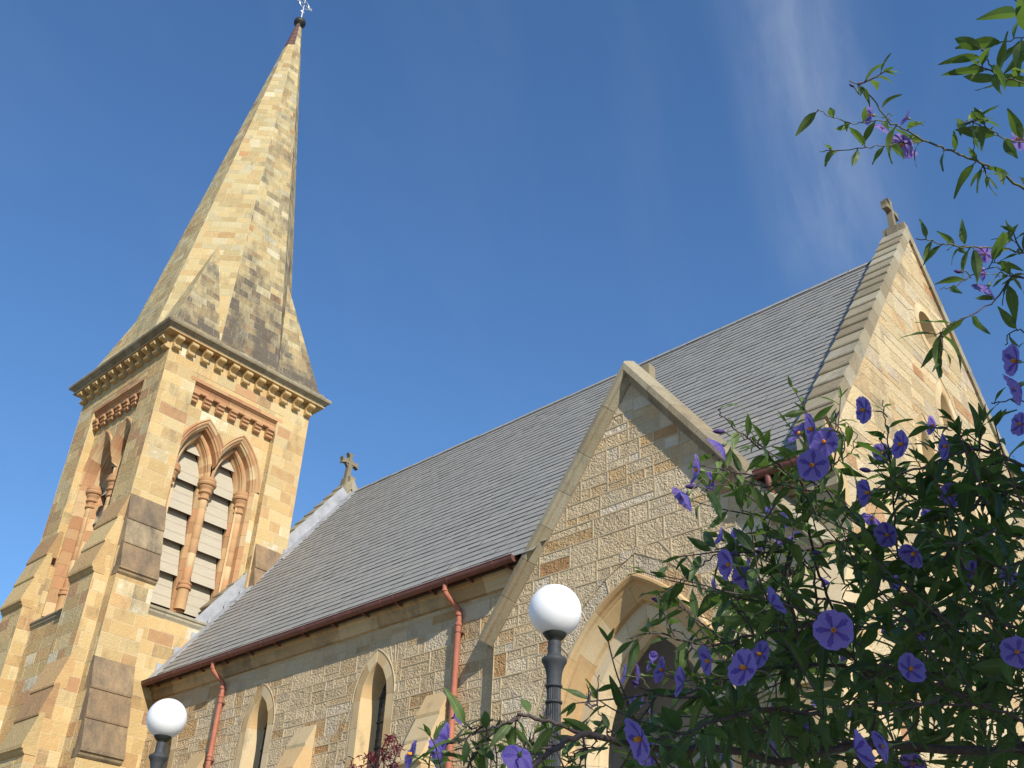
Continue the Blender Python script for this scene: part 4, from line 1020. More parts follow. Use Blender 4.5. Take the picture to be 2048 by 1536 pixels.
# ------------------------------------------------------------------ lamp posts
def lamp_post(x, y, zc, label):
    e = empty('lamp_post', (x, y, GZ), label, 'lamp post', 'globe lamp posts along the church')
    g_ = MB(); n, m = 48, 28
    g_.grid([[Vector((x+.225*math.sin(math.pi*i/m)*math.cos(2*math.pi*k/n), y+.225*math.sin(math.pi*i/m)*math.sin(2*math.pi*k/n), zc-.225*math.cos(math.pi*i/m))) for k in range(n)] for i in range(m+1)], 0, closeu=True)
    g_.build('globe', [M_GLOBE], e)
    c = MB(); Z = lambda pr: [(r, zc+z) for r, z in pr]
    lathe(c, (x, y, 0), Z([(.05, -.30), (.052, -.255), (.07, -.245), (.100, -.205), (.102, -.195), (.095, -.19)]), 28)
    c.build('globe_holder', [M_BRONZE], e)
    p = MB()
    lathe(p, (x, y, 0), Z([(.053, -.27), (.056, -.30), (.056, -.37), (.064, -.385), (.066, -.40), (.098, -.41), (.106, -.425), (.104, -.445), (.09, -.465), (.075, -.50), (.065, -.55), (.061, -.60), (.061, -.635)]), 28)
    for z in (-.645, -.775): lathe(p, (x, y, 0), Z([(.058, z-.012), (.069, z-.01), (.072, z), (.069, z+.01), (.058, z+.012)]), 28)
    lathe(p, (x, y, 0), Z([(.058, -.785), (.058, -.635)]), 40, flute=.006, smooth=False)
    lathe(p, (x, y, 0), [(.075, GZ+1.0), (.060, zc-.785)], 40, flute=.007, smooth=False)
    lathe(p, (x, y, 0), [(.17, GZ), (.17, GZ+.12), (.14, GZ+.16), (.12, GZ+.75), (.13, GZ+.8), (.13, GZ+.86), (.09, GZ+.95), (.075, GZ+1.02)], 28)
    p.build('post', [M_IRON], e)
lamp_post(-5.471, 6.348, 3.223, 'white globe lamp on a fluted grey post in front of the porch arch')
lamp_post(-11.172, 6.135, 3.178, 'white globe lamp beside the tower buttress, in front of the left downpipe')
# ------------------------------------------------------------------ flowering shrub
def at(px, py, d):
    """the point seen at a photo pixel, d metres in front of the eye"""
    return _fw*d+CR*((px-1024)/F_PX*d)-CU*((py-768)/F_PX*d)
rs = random.Random(11)
BASE = at(2350, 1700, 1.75); BASE.z = GZ
shrub = empty('flowering_shrub', BASE, 'tall flowering shrub with violet-blue blooms and dark leaves in the right foreground', 'shrub')
stems = MB(); twigs = MB(); leaves = MB()
def rv(s=1.): return Vector((rs.gauss(0, s), rs.gauss(0, s), rs.gauss(0, s)))
def leaf(base, d, up, ln, wd, curl, hue, mb=None):
    d = d.normalized(); s = d.cross(up)
    if s.length < 1e-3: s = d.cross(Vector((1, .3, .2)))
    s.normalize(); n = s.cross(d); fold = rs.uniform(.12, .4); N = 6; rowsL = []; rowsR = []; mid = []
    twist = rs.gauss(0, .25)
    for i in range(N+1):
        t = i/N; w = wd*.5*(math.sin(math.pi*min(1, t*.97+.03)**.78))**.85*(1-.25*t); w = max(w, .0006)
        c = base+d*(ln*t*math.cos(curl*t*.6))-n*(ln*math.sin(curl*t)*t*.55); a = twist*t
        ss = s*math.cos(a)+n*math.sin(a); nn = n*math.cos(a)-s*math.sin(a)
        wav = .06*wd*math.sin(t*9+hue*20)
        mid.append(c); rowsL.append(c-ss*w+nn*(w*fold+wav)); rowsR.append(c+ss*w+nn*(w*fold-wav))
    M_ = mb or leaves; lf = [[rowsL[i], mid[i].lerp(rowsL[i], .07)] for i in range(N+1)]; rt_ = [[mid[i].lerp(rowsR[i], .07), rowsR[i]] for i in range(N+1)]
    M_.grid(lf, 0, (hue, .5, 0), True); M_.grid(rt_, 0, (min(1, hue+.05), .5, 0), True); M_.grid([[lf[i][1], rt_[i][0]] for i in range(N+1)], 0, (min(1, hue+.4), .5, 0), True)
def leafy_twig(p, d, length, r, n, size, droop=.25, hue=.35, tip=True, mb=None, green=False):
    """a thin shoot from p along d with alternate leaves; returns its end"""
    pts = [p]; dd = d.normalized(); st = length/5
    for i in range(5):
        dd = (dd+rv(.10)+Vector((0, 0, .03))).normalized(); pts.append(pts[-1]+dd*st)
    sp = spline(pts, 3); (twigs if green else stems).__class__
    tube(twigs if green else stems, sp, [r*(1-.55*i/(len(sp)-1)) for i in range(len(sp))], 5)
    ph = rs.random()*6
    for i in range(n):
        t = (i+.6)/n; k = min(len(sp)-2, int(t*(len(sp)-1))); b = sp[k]; ax = (sp[k+1]-sp[k]).normalized()
        ph += 2.4; s = ax.cross(Vector((.2, .1, 1))).normalized(); u = s.cross(ax)
        out = s*math.cos(ph)+u*math.sin(ph)
        ld = (ax*rs.uniform(.35, .8)+out*rs.uniform(.7, 1.1)+Vector((0, 0, -droop))).normalized()
        sz = size*1.25*rs.uniform(.6, 1.15)*(1-.35*t)
        pet = b+ld*sz*.12; tube(twigs, [b, pet], .0009, 4, caps=False)
        leaf(pet, ld, (Vector((0, 0, 1))+rv(.45)).normalized(), sz, sz*rs.uniform(.26, .38), rs.uniform(.1, .9), min(1, max(0, rs.gauss(hue, .18))))
    if tip:
        for j in range(rs.choice((2, 3))):
            leaf(sp[-1], (dd+rv(.35)).normalized(), (Vector((0, 0, 1))+rv(.5)).normalized(), size*rs.uniform(.35, .6), size*.17, rs.uniform(0, .5), min(1, max(0, rs.gauss(hue+.2, .15))))
    return sp[-1]
def branch(pix, r0, r1, leafn=0, size=.055, hue=.35, shoots=0, shoot_len=.12, thorn=0, sub=6, shoot_n=5, green=False, bend=.0):
    """a stem through (px, py, depth) points"""
    P = spline([at(*q) for q in pix], sub); n = len(P)
    P = [p+(rv(.0012) if 0 < i < n-1 else Vector((0, 0, 0))) for i, p in enumerate(P)]
    tube(twigs if green else stems, P, [r0+(r1-r0)*i/(n-1) for i in range(n)], 7)
    ph = rs.random()*6
    for i in range(leafn):
        t = (i+rs.random())/leafn; k = min(n-2, int(t*(n-1))); ax = (P[k+1]-P[k]).normalized(); ph += 2.4
        s = ax.cross(Vector((.2, .1, 1))).normalized(); u = s.cross(ax); out = s*math.cos(ph)+u*math.sin(ph)
        ld = (ax*rs.uniform(.2, .7)+out+Vector((0, 0, -.25))).normalized(); sz = size*1.25*rs.uniform(.55, 1.2); pet = P[k]+ld*sz*.12
        tube(twigs, [P[k], pet], .0009, 4, caps=False)
        leaf(pet, ld, (Vector((0, 0, 1))+rv(.45)).normalized(), sz, sz*rs.uniform(.26, .38), rs.uniform(.1, .9), min(1, max(0, rs.gauss(hue, .18))))
    for i in range(shoots):
        t = (i+rs.random())/shoots; k = min(n-2, max(1, int(t*(n-1)))); ax = (P[k+1]-P[k]).normalized()
        d = (ax*rs.uniform(.3, 1)+rv(.75)).normalized()
        leafy_twig(P[k], d, shoot_len*rs.uniform(.5, 1.2), .0016, shoot_n, size, hue=hue)
    for i in range(thorn):
        k = rs.randrange(1, n-1); d = (rv(1)).normalized(); a = P[k]+d*.012
        tube(stems, [P[k], a, a+d*.006+rv(.003)], [.0013, .0009, .0004], 5)
    return P
# canes coming up outside the picture, right of the eye
hub = [(2350, 1500, 1.75), (2300, 1200, 1.7), (2250, 900, 1.65), (2230, 600, 1.6), (2240, 330, 1.55), (2200, 60, 1.5)]
tube(stems, spline([BASE]+[at(*q) for q in hub], 6), [.022-.017*i/36 for i in range(37)], 9)
B2 = at(2500, 1900, 1.9); B2.z = GZ
tube(stems, spline([B2, at(2330, 1560, 1.6), at(2200, 1490, 1.5), at(2048, 1500, 1.45)], 6), [.02-.008*i/18 for i in range(19)], 9)
# low arching cane along the bottom of the picture
branch([(2048, 1500, 1.45), (1900, 1500, 1.42), (1740, 1490, 1.4), (1640, 1506, 1.38), (1560, 1525, 1.35), (1480, 1505, 1.32), (1400, 1496, 1.28), (1330, 1500, 1.25), (1252, 1487, 1.2), (1167, 1470, 1.15), (1116, 1493, 1.12), (1077, 1521, 1.1), (1058, 1560, 1.08), (1046, 1640, 1.05)], 0.00650, 0.00220, 0, thorn=16)
branch([(1167, 1470, 1.15), (1099, 1443, 1.16), (1041, 1431, 1.17), (1020, 1447, 1.17), (986, 1466, 1.18), (955, 1494, 1.18), (935, 1540, 1.19), (925, 1600, 1.2)], 0.00236, 0.00120, 9, .040, .42, thorn=8)
branch([(1041, 1431, 1.17), (1000, 1452, 1.15), (960, 1462, 1.13), (920, 1480, 1.12), (895, 1490, 1.12)], 0.00136, 0.00090, 5, .036, .5, thorn=4)
branch([(1020, 1447, 1.17), (985, 1440, 1.16), (950, 1455, 1.16), (925, 1452, 1.15)], 0.00099, 0.00068, 4, .034, .5, thorn=2)
branch([(1220, 1480, 1.17), (1208, 1445, 1.17), (1196, 1410, 1.18), (1199, 1350, 1.18)], 0.00093, 0.00060, 0, thorn=3)
branch([(1196, 1411, 1.18), (1184, 1409, 1.18), (1170, 1406, 1.18)], 0.00074, 0.00060, 0, thorn=5)
branch([(1150, 1478, 1.14), (1118, 1490, 1.16), (1090, 1497, 1.17), (1062, 1488, 1.18)], 0.00081, 0.00052, 0, thorn=7)
branch([(1195, 1483, 1.17), (1165, 1503, 1.18), (1140, 1518, 1.2), (1120, 1545, 1.2)], 0.00087, 0.00060, 3, .04, .4, thorn=8)
branch([(1077, 1521, 1.1), (1050, 1500, 1.12), (1030, 1490, 1.14)], 0.00081, 0.00060, 2, .03, .5, thorn=2)
for px, py, n in ((1140, 1560, 6), (1000, 1560, 6), (870, 1570, 5), (1060, 1580, 5), (1200, 1570, 6), (960, 1575, 5)):
    for j in range(2): leafy_twig(at(px+rs.uniform(-30, 30), py, 1.2+rs.uniform(-.1, .15)), CU*1.+CR*rs.uniform(-.9, .6)+rv(.25), .06, .0014, n, .038, hue=.42)
# shoot crossing the archway
branch([(1720, 1290, 1.6), (1640, 1250, 1.5), (1560, 1262, 1.45), (1500, 1272, 1.4), (1450, 1288, 1.36), (1380, 1284, 1.34), (1300, 1266, 1.33), (1258, 1276, 1.33)], 0.00248, 0.00090, 12, .042, .3, 3, .08)
branch([(1790, 1360, 1.5), (1700, 1335, 1.45), (1600, 1330, 1.4), (1500, 1345, 1.35), (1420, 1372, 1.3), (1340, 1392, 1.27), (1278, 1375, 1.25)], 0.00310, 0.00097, 10, .05, .28, 6, .09)
branch([(1500, 1345, 1.35), (1430, 1350, 1.3), (1400, 1310, 1.3), (1365, 1262, 1.3)], 0.00124, 0.00060, 4, .03, .3, thorn=4)
branch([(1640, 1430, 1.35), (1540, 1420, 1.3), (1440, 1440, 1.25), (1360, 1470, 1.2), (1300, 1480, 1.18)], 0.00310, 0.00113, 10, .052, .25, 8, .09)
# long dark shoot and the bud spray left of it
branch([(1900, 1080, 1.7), (1800, 1062, 1.62), (1720, 1075, 1.55), (1626, 1094, 1.5), (1587, 1105, 1.47), (1522, 1103, 1.44), (1470, 1090, 1.42), (1430, 1100, 1.41)], 0.00279, 0.00105, 14, .048, .25, 4, .08)
branch([(1522, 1103, 1.44), (1440, 1110, 1.42), (1390, 1140, 1.4), (1352, 1170, 1.39), (1312, 1197, 1.38)], 0.00136, 0.00068, 5, .034, .4)
branch([(1590, 1400, 1.5), (1600, 1300, 1.48), (1575, 1190, 1.46), (1570, 1150, 1.46), (1580, 1100, 1.47)], 0.00279, 0.00225, 6, .05, .25, 3, .08, thorn=5)
branch([(1640, 1290, 1.5), (1632, 1200, 1.5), (1628, 1145, 1.5), (1605, 1125, 1.5), (1590, 1140, 1.5), (1560, 1165, 1.5)], 0.00217, 0.00075, 0, thorn=14)
branch([(1570, 1150, 1.46), (1545, 1130, 1.46), (1520, 1105, 1.45)], 0.00112, 0.00090, 2, thorn=3)
branch([(1500, 1235, 1.45), (1470, 1218, 1.45), (1462, 1196, 1.45)], 0.00062, 0.00045, 0, thorn=5)
branch([(1560, 1215, 1.45), (1530, 1222, 1.45), (1500, 1215, 1.45), (1504, 1182, 1.45)], 0.00081, 0.00060, 0, thorn=6)
branch([(1700, 1700, 1.5), (1750, 1420, 1.45), (1720, 1330, 1.42), (1640, 1270, 1.4), (1600, 1330, 1.38), (1560, 1345, 1.36)], 0.00248, 0.00150, 5, .05, .25, 5, .1)
# sunlit sprays in front of the slates, leaf colour also paled for the sun
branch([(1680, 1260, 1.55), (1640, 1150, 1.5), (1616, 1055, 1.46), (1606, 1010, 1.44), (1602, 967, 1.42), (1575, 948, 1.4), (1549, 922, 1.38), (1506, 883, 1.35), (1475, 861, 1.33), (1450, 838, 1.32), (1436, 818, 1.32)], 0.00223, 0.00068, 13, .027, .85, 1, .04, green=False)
branch([(1602, 967, 1.42), (1575, 966, 1.4), (1540, 975, 1.37), (1510, 970, 1.35), (1490, 958, 1.34), (1455, 940, 1.33), (1440, 922, 1.33), (1425, 905, 1.33)], 0.00124, 0.00068, 11, .032, .7)
branch([(1510, 970, 1.35), (1470, 968, 1.33), (1430, 972, 1.31), (1400, 985, 1.3)], 0.00087, 0.00060, 6, .030, .7)
branch([(1606, 1010, 1.44), (1630, 985, 1.43), (1655, 950, 1.42), (1672, 925, 1.42), (1690, 890, 1.41), (1680, 858, 1.41), (1660, 835, 1.41)], 0.00136, 0.00068, 8, .034, .5, 1, .04)
branch([(1672, 925, 1.42), (1700, 905, 1.42), (1712, 870, 1.42), (1690, 845, 1.42)], 0.00087, 0.00052, 5, .03, .6)
branch([(1690, 890, 1.41), (1672, 870, 1.4), (1671, 836, 1.4)], 0.00050, 0.00045, 0)
branch([(1616, 1055, 1.46), (1560, 1035, 1.44), (1520, 1030, 1.42), (1480, 1020, 1.4)], 0.00087, 0.00060, 6, .045, .3)
# upright shoots before the pale gable
branch([(1800, 1150, 1.6), (1790, 1060, 1.58), (1785, 985, 1.56), (1777, 900, 1.54), (1770, 840, 1.53), (1764, 800, 1.52)], 0.00186, 0.00068, 13, .030, .2, 2, .06)
branch([(2230, 1000, 1.6), (2045, 929, 1.55), (1990, 908, 1.52), (1950, 899, 1.5), (1899, 911, 1.48), (1860, 930, 1.48), (1800, 950, 1.48), (1780, 985, 1.5)], 0.00310, 0.00135, 12, .05, .2, 5, .08)
branch([(1899, 911, 1.48), (1880, 885, 1.48), (1860, 850, 1.48)], 0.00093, 0.00060, 4, .04, .2)
branch([(1950, 899, 1.5), (1930, 870, 1.5), (1905, 860, 1.5), (1870, 855, 1.5)], 0.00093, 0.00060, 5, .035, .2)
branch([(2240, 1010, 1.6), (2048, 975, 1.5), (1990, 960, 1.48), (1960, 1000, 1.46), (1930, 1040, 1.45), (1890, 1120, 1.45)], 0.00310, 0.00225, 9, .055, .2, 5, .1)
branch([(2240, 1060, 1.6), (2048, 985, 1.55), (1980, 1005, 1.5), (1880, 1020, 1.48), (1830, 1000, 1.47)], 0.00248, 0.00113, 9, .05, .2, 4, .08)
branch([(2240, 1300, 1.6), (2048, 1260, 1.5), (1960, 1230, 1.45), (1880, 1230, 1.42), (1800, 1200, 1.4)], 0.00310, 0.00150, 10, .055, .2, 6, .1)
branch([(2240, 1400, 1.6), (2048, 1330, 1.45), (1940, 1390, 1.4), (1840, 1350, 1.35), (1760, 1330, 1.33)], 0.00310, 0.00150, 10, .055, .2, 6, .1)
branch([(2240, 1560, 1.5), (2040, 1440, 1.3), (1930, 1400, 1.28), (1880, 1360, 1.27)], 0.00248, 0.00150, 8, .055, .2, 4, .1)
# sprays against the sky
branch([(2240, 470, 1.55), (2120, 415, 1.5), (2048, 379, 1.48), (1990, 340, 1.46), (1954, 323, 1.45), (1900, 300, 1.44), (1852, 282, 1.43), (1806, 254, 1.42), (1773, 238, 1.41), (1732, 180, 1.41), (1699, 161, 1.41)], 0.00223, 0.00075, 12, .042, .4, 2, .05, green=True)
branch([(1852, 283, 1.43), (1800, 287, 1.42), (1740, 295, 1.41), (1690, 300, 1.41), (1640, 303, 1.41)], 0.00087, 0.00060, 8, .038, .4, green=True)
branch([(1773, 241, 1.41), (1740, 243, 1.41), (1700, 246, 1.41), (1660, 232, 1.41), (1634, 218, 1.41)], 0.00074, 0.00052, 7, .028, .5, green=True)
branch([(1954, 323, 1.45), (1948, 290, 1.45), (1940, 250, 1.45), (1932, 240, 1.45)], 0.00074, 0.00052, 4, .03, .5, green=True)
branch([(2240, 300, 1.5), (2048, 285, 1.4), (2000, 270, 1.38), (1960, 250, 1.37), (1930, 245, 1.37)], 0.00112, 0.00068, 8, .038, .45, 1, .05, green=True)
branch([(2220, 200, 1.5), (2048, 164, 1.38), (2010, 155, 1.37), (1986, 137, 1.36), (1968, 110, 1.36), (1960, 95, 1.36)], 0.00124, 0.00075, 8, .05, .45, 1, .06, green=True)
branch([(2200, 100, 1.5), (2060, 60, 1.38), (2040, 25, 1.37), (2030, -10, 1.37)], 0.00124, 0.00075, 5, .045, .45, green=True)
branch([(2220, 90, 1.5), (2080, 80, 1.38), (2040, 75, 1.36), (1990, 90, 1.35)], 0.00099, 0.00068, 5, .055, .4, green=True)
branch([(2230, 600, 1.6), (2100, 500, 1.5), (2048, 506, 1.45), (2009, 497, 1.44), (1950, 494, 1.43), (1900, 490, 1.42), (1865, 482, 1.42), (1832, 477, 1.42)], 0.00161, 0.00068, 10, .036, .5, 2, .05, green=True)
branch([(2230, 640, 1.6), (2048, 556, 1.45), (1985, 607, 1.42), (1924, 637, 1.4), (1890, 660, 1.4), (1868, 672, 1.4)], 0.00136, 0.00060, 9, .04, .4, 2, .05)
branch([(2048, 556, 1.45), (1978, 536, 1.43), (1914, 570, 1.42), (1880, 578, 1.42)], 0.00087, 0.00060, 5, .03, .5)
branch([(1978, 536, 1.43), (2000, 505, 1.43), (2020, 480, 1.43)], 0.00074, 0.00060, 4, .034, .6)
branch([(2230, 820, 1.6), (2080, 690, 1.45), (2030, 660, 1.43), (2010, 690, 1.42)], 0.00124, 0.00075, 5, .035, .3)
branch([(2230, 880, 1.6), (2100, 830, 1.5), (2040, 800, 1.45), (2000, 805, 1.43), (1985, 808, 1.43)], 0.00124, 0.00075, 5, .035, .2)
# dense interior: leafy shoots filling the lower right of the shrub
poly = [(1255, 1560), (1300, 1440), (1430, 1330), (1510, 1170), (1640, 1110), (1760, 1050), (1870, 1000), (2060, 920), (2250, 900), (2250, 1600)]
poly = ccw([(a, -b) for a, b in poly])
def inside(x, y):
    r = False; n = len(poly)
    for i in range(n):
        (x1, y1), (x2, y2) = poly[i], poly[(i+1) % n]; y1, y2 = -y1, -y2
        if (y1 > y) != (y2 > y) and x < (x2-x1)*(y-y1)/(y2-y1)+x1: r = not r
    return r
cnt = 0
while cnt < 235:
    x, y = rs.uniform(1250, 2230), rs.uniform(920, 1590)
    if not inside(x, y): continue
    dens = .55+.45*min(1, max(0, (x-1300)/500))*min(1, max(0, (y-950)/250))
    if rs.random() > dens: continue
    d0 = rs.uniform(1.25, 2.3); p = at(x, y, d0)
    d = -CR*rs.uniform(.1, 1.1)+CU*rs.uniform(-.5, .8)+_fw*rs.uniform(-.6, .5)+rv(.25)
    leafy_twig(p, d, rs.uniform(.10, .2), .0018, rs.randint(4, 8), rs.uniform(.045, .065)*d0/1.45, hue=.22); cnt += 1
for i in range(26):                                    # shoots along the sunny edge, sunlight put into their lighter leaf colour
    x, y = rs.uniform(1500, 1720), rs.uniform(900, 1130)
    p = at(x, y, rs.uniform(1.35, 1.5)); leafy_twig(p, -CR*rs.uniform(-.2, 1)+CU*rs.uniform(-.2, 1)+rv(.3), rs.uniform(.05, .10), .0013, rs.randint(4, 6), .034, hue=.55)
# unseen rest of the shrub, placed right of the picture to block its sun
for i in range(160):
    t = rs.random(); c = at(2330, 1050, 1.5)+SUN*rs.uniform(.05, .9)
    p = c+CR*rs.uniform(-.05, .55)+_fw*rs.uniform(-.5, .6)+Vector((0, 0, rs.uniform(-1.0, .02)))
    q = p; x_ = q.dot(CR)/max(.05, q.dot(_fw))*F_PX+1024
    if q.dot(_fw) > .05 and x_ < 2130: continue
    leafy_twig(p, rv(1), rs.uniform(.12, .22), .002, 6, .075, hue=.25)
# flowers -------------------------------------------------------------
def flower_mesh(seed, cup=.15, shut=False):
    rr = random.Random(seed); m = MB(); N = 50; RI = 7
    rows = []
    for i in range(RI+1):
        r = i/RI; row = []
        for k in range(N):
            a = 2*math.pi*k/N; lob = abs(math.cos(2.5*a)); edge = 1-.09*(1-lob)**3+.02*math.sin(13*a+seed)
            ruf = .06*r*r*math.sin(5*a+seed*1.7)+.05*r*r*r*math.sin(13*a+seed)+.035*r**4*math.sin(21*a+seed*3)
            rad = .5*r*edge*(1 if not shut else .55); z = cup*r**1.6+ruf*.5-.035*r*(1-lob)+.16*r*r*math.cos(a+seed*2.1)+.07*r*r*math.cos(2*a+seed) if not shut else .75*r+ruf*.4
            row.append(Vector((rad*math.cos(a), rad*math.sin(a), z*.5 if not shut else z*.6)))
        rows.append(row)
    for i in range(RI):
        for k in range(N):
            k2 = (k+1) % N; am = 2*math.pi*(k+.5)/N; ray = abs(math.sin(2.5*am)) < .34*(1-.75*i/RI) if False else abs(math.cos(2.5*am)) > 1-.30*(1-.97*i/RI)
            v = .25+.5*i/RI+.2*rr.random()
            m.face([rows[i][k], rows[i][k2], rows[i+1][k2], rows[i+1][k]], 1 if ray and i < RI-1 else 0, (v, .5, 0), True)
    b = len(m.v)
    # calyx and stalk behind
    lathe(m, (0, 0, 0), [(.012, -.62), (.016, -.2), (.055, -.12), (.075, -.03), (.05, .0)], 8, 2, (.5, .5, 0))
    return m
def anther_mesh():
    m = MB()
    for k in range(5):
        a = 2*math.pi*k/5; lathe(m, (.035*math.cos(a), .035*math.sin(a), .01), [(.022, 0), (.034, .05), (.03, .14), (.012, .17)], 7, 0)
    lathe(m, (0, 0, 0), [(.03, 0), (.03, .12), (.01, .2)], 6, 0); return m
FMS = [flower_mesh(s, c) for s, c in ((1, .10), (2, .28), (3, .5), (4, .16), (5, .36))]; FMC = flower_mesh(9, .6, True)
fobj = [m.build('flower', [M_PETAL, M_RAY, M_STALK]) for m in FMS]; fcl = FMC.build('flower', [M_PETAL, M_RAY, M_STALK])
anth = anther_mesh().build('anthers', [M_ANTHER])
used = set(); aus = [False]
def flower(px, py, size, yaw=0., pit=0., kind=None, d=None, diam=.036):
    d = d or min(2.1, max(.95, diam*F_PX/size)); p = at(px, py, d); dia = size/F_PX*d
    tow = (-p).normalized(); side = CR-tow*CR.dot(tow); side.normalize(); upv = tow.cross(side)
    nrm = (tow*math.cos(R(yaw))*math.cos(R(pit))+side*math.sin(R(yaw))*math.cos(R(pit))+upv*math.sin(R(pit))).normalized()
    src = fcl if kind == 'shut' else fobj[kind if kind in (2, 4) else (0, 3)[rs.randrange(2)] if kind in (0, None) else (1, 4)[rs.randrange(2)]]; yaw += rs.uniform(-12, 12); pit += rs.uniform(-14, 14); size *= .9*rs.uniform(.88, 1.06)
    o = src if src.name not in used else src.copy()
    if o is src: used.add(src.name)
    else: C.objects.link(o)
    q = nrm.to_track_quat('Z', 'Y'); m = q.to_matrix().to_4x4() @ Matrix.Rotation(rs.random()*6.28, 4, 'Z') @ Matrix.Scale(dia, 4)
    m.translation = p-shrub.location-nrm*dia*.05; o.parent = shrub; o.matrix_basis = m
    if kind != 'shut':
        a = anth if not aus[0] else anth.copy()
        if aus[0]: C.objects.link(a)
        aus[0] = True; a.parent = o; a.matrix_basis = Matrix.Identity(4)
    # pedicel bending back towards the shrub
    e = p-nrm*dia*.62; back = e-nrm*.005+Vector((0, 0, -.008))+CR*.006
    tube(twigs, spline([e+nrm*.004, e-nrm*.006, back], 3), .0010, 5)
for f in [(1443, 893, 58, -75, -35, 2), (1396, 940, 62, -72, 10, 1), (1372, 992, 62, -80, -45, 2), (1426, 962, 40, -60, -10, 2),
          (1601, 868, 52, -70, 35, 1), (1624, 858, 64, -72, 5, 1), (1648, 884, 62, -15, 15, 0), (1625, 930, 66, -25, 5, 0),
          (1727, 820, 56, -55, 5, 0), (1803, 888, 58, -60, 0, 1), (1765, 905, 40, -20, -5, 1), (1868, 850, 40, -60, 0, 2), (1893, 892, 52, -65, -10, 1), (1905, 990, 52, 5, 5, 0),
          (1737, 985, 56, -70, -5, 2), (1745, 1036, 44, -50, -60, 1), (1442, 1078, 44, -75, 30, 2), (1474, 1078, 42, 150, 10, 1), (1460, 1130, 64, -60, 5, 2), (1492, 1152, 52, -20, -15, 2), (1558, 1088, 46, 120, 40, 1),
          (1545, 1207, 62, 118, 30, 2), (1660, 1166, 40, -95, 5, 'shut'), (1667, 1260, 80, 3, 3, 0), (1418, 1322, 62, -64, 0, 4), (1488, 1335, 76, -48, 10, 1), (1520, 1308, 58, -48, 12, 0),
          (1364, 1366, 62, -112, 15, 1), (1325, 1340, 54, -62, 10, 1), (1303, 1334, 26, -60, 30, 2), (1250, 1350, 44, -80, 10, 1), (1278, 1350, 52, -78, 5, 1), (1267, 1405, 40, 40, -20, 2), (1304, 1432, 56, -82, 8, 1),
          (1278, 1478, 88, -60, -10, 1), (1300, 1508, 52, -30, 10, 2), (1828, 1106, 56, -50, -40, 2), (1944, 1146, 50, 0, 0, 0), (1840, 1266, 46, -60, 0, 1), (1821, 1338, 62, 28, 18, 1), (1990, 1310, 42, -25, 0, 1), (2034, 1304, 64, 0, 15, 0),
          (1714, 1500, 78, 112, 10, 2), (1772, 1492, 66, -66, -10, 2), (1825, 1528, 50, 0, 20, 0), (910, 1434, 38, 70, 20, 2), (893, 1478, 60, -110, 20, 1), (822, 1508, 56, -70, 10, 0), (882, 1506, 62, -120, -10, 2), (1038, 1512, 70, -160, -30, 2),
          (2030, 722, 66, -58, 8, 1), (2036, 772, 72, -70, -30, 2), (2040, 848, 48, -50, 0, 0), (1742, 230, 42, -78, 10, 1), (1764, 251, 36, -50, -60, 2), (1806, 288, 52, -40, -25, 1), (1818, 300, 38, -30, -45, 2), (1814, 236, 36, -75, 20, 1),
          (2038, 278, 46, -50, 0, 0), (1969, 508, 36, -40, -15, 1), (1973, 575, 52, -70, -50, 2), (1970, 548, 30, -60, 0, 2), (1700, 1312, 46, -95, 0, 'shut'), (1790, 1165, 40, -60, 10, 1), (1780, 1260, 36, -20, 0, 1), (1548, 1420, 44, -70, 20, 1), (1610, 1455, 40, 130, 10, 2), (1860, 1030, 40, -40, 20, 2), (1775, 1070, 52, -30, 0, 1), (1640, 1400, 36, -60, 30, 2), (1555, 1490, 46, -70, 10, 1)] + [(1360+i*23+rs.uniform(-12, 12), 1185-i*16+rs.uniform(-40, 60), rs.uniform(26, 42), rs.uniform(-90, -50), rs.uniform(-40, 40), rs.choice((1, 2, 4))) for i in range(3, 11)] + [(rs.uniform(1300, 2030), rs.uniform(1150, 1530), rs.uniform(26, 40), rs.uniform(-100, 60), rs.uniform(-50, 30), rs.choice((1, 2, 4, 'shut'))) for i in range(12)]:
    flower(*f)
# buds
for px, py, s, an in ((1437, 863, 24, 0), (1383, 973, 26, 0), (1672, 830, 12, 90), (1312, 1200, 20, 20), (1270, 1366, 22, 10), (1502, 1214, 22, 0), (1730, 940, 24, 10), (1372, 1318, 14, 60), (1916, 543, 18, 10), (1470, 1108, 22, 15), (1632, 1105, 20, 0), (1703, 171, 12, 30), (1945, 262, 12, 60)):
    b = MB(); d = 1.38; c = at(px, py, d); L_ = s/F_PX*d; ax = (-CR*math.cos(R(an))+CU*math.sin(R(an))); m = ax.to_track_quat('Z', 'Y').to_matrix()
    for k in range(9): pass
    rows = []
    for i in range(9):
        t = i/8; r = L_*.22*math.sin(math.pi*(.08+.9*t))**.8; rows.append([c+m@Vector((r*math.cos(2*math.pi*k/10), r*math.sin(2*math.pi*k/10), L_*(t-.5))) for k in range(10)])
    b.grid(rows, 0, (.4, .5, 0), True, closeu=True); b.build('flower_bud', [M_BUD], shrub)
    tube(twigs, spline([c-ax*L_*.5, c-ax*L_*.9+rv(.002), c-ax*L_*1.5-CU*.006], 3), .0009, 5)
stems.build('stem', [M_BARK], shrub); twigs.build('shoot', [M_TWIG], shrub); leaves.build('foliage', [M_LEAF], shrub)

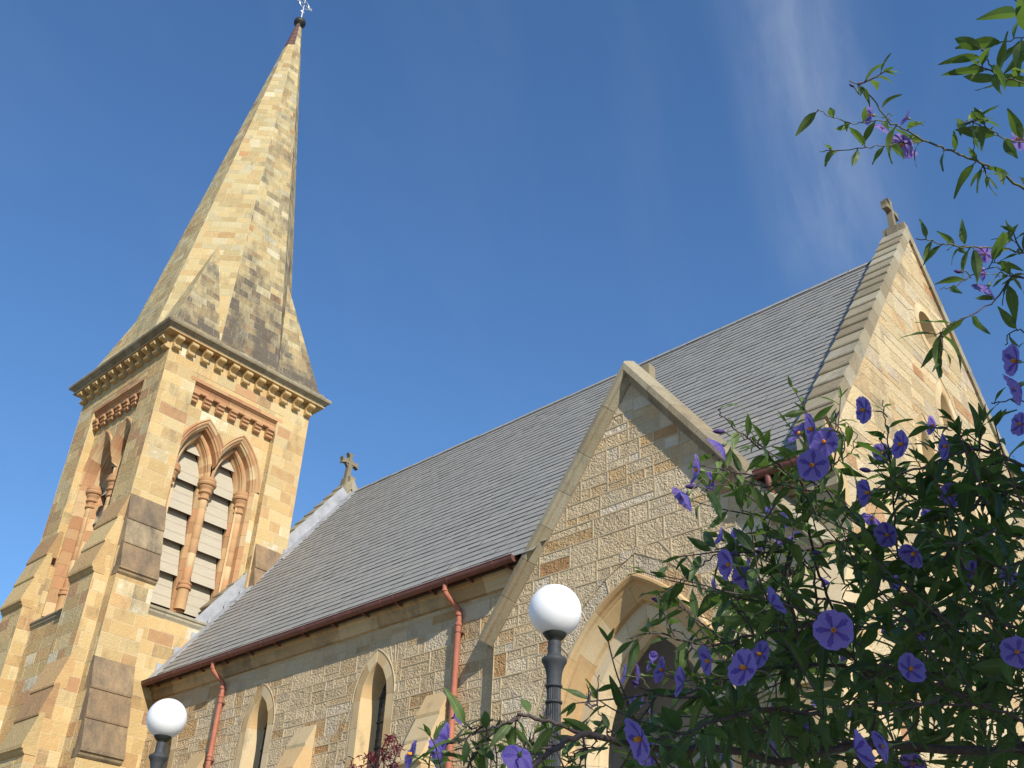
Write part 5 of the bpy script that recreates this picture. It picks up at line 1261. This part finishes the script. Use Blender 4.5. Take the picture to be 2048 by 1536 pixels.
# ------------------------------------------------------------------ unseen tree added behind the eye, crown shaped to shade the shrub
rs = random.Random(21)
E1 = SUN.cross(Vector((0, 0, 1))).normalized(); E2 = E1.cross(SUN)
TB = SUN*3.6+E1*-.9+E2*.45; TB.z = GZ; TB.x += .4; TB.y -= .5
st = empty('added_shade_tree', TB, 'unseen broad leafy tree added behind the viewer to shade the flowering shrub', 'tree')
tt = MB(); fork = Vector((TB.x-.1, TB.y+.05, 1.2))
tube(tt, spline([TB, TB.lerp(fork, .5)+Vector((.05, .04, 0)), fork], 6), [.15-.006*i for i in range(13)], 10)
tl = MB()
for i in range(2300):
    a = rs.uniform(-2.5, .9); lim = .355+.70*abs(a) if a < 0 else .355+.2*a
    b = lim-abs(rs.gauss(0, .5))-.03 if rs.random() < .6 else rs.uniform(-.9, lim-.04)
    p = SUN*(3.6+rs.gauss(0, .35))+E1*a+E2*b
    if i % 60 == 0: tube(tt, spline([fork, fork.lerp(p, .5)+rv(.08), p], 4), [.045-.004*k for k in range(9)], 6)
    for k in range(3): leaf(p+rv(.05), rv(1).normalized(), (SUN+rv(.5)).normalized(), rs.uniform(.10, .15), rs.uniform(.05, .07), rs.uniform(.1, .6), rs.random(), tl)
tt.build('trunk', [M_BARK], st); tl.build('crown', [M_LEAF], st)

# ------------------------------------------------------------------ small red-leaved maple in front of the nave
rs = random.Random(5); leaves = MB()
mb0 = at(775, 1545, 6.0); root = Vector((mb0.x, mb0.y, GZ))
rt = empty('red_leaf_maple', root, 'slender dark red leaved maple poking up below the lancet windows', 'tree')
mt = MB(); tp = at(765, 1580, 6.0)
tube(mt, spline([root, root.lerp(tp, .5)+Vector((.06, .03, 0)), tp], 6), [.035-.022*i/12 for i in range(13)], 8)
red = MB()
for (px, py) in ((783, 1468), (700, 1530), (735, 1512), (712, 1545), (770, 1500), (800, 1490), (752, 1545), (690, 1560), (790, 1530), (640, 1640), (720, 1640), (860, 1620), (820, 1700), (700, 1700)):
    e_ = at(px, py, 6+rs.uniform(-.25, .25)); tube(mt, spline([tp, tp.lerp(e_, .5)+rv(.01), e_], 4), [.006-.0045*i/8 for i in range(9)], 5)
    for j in range(16):
        b_ = tp.lerp(e_, rs.uniform(.8, 1.03))+rv(.022)
        for q in range(4): leaf(b_, rv(1).normalized(), (Vector((0, 0, 1))+rv(.5)).normalized(), .04*rs.uniform(.6, 1.1), .010, rs.uniform(.2, 1), rs.random(), red)
mt.build('trunk', [M_BARK], rt); red.build('crown', [M_REDLEAF], rt)
for o in bpy.data.objects:
    if '_used' in o: del o['_used']
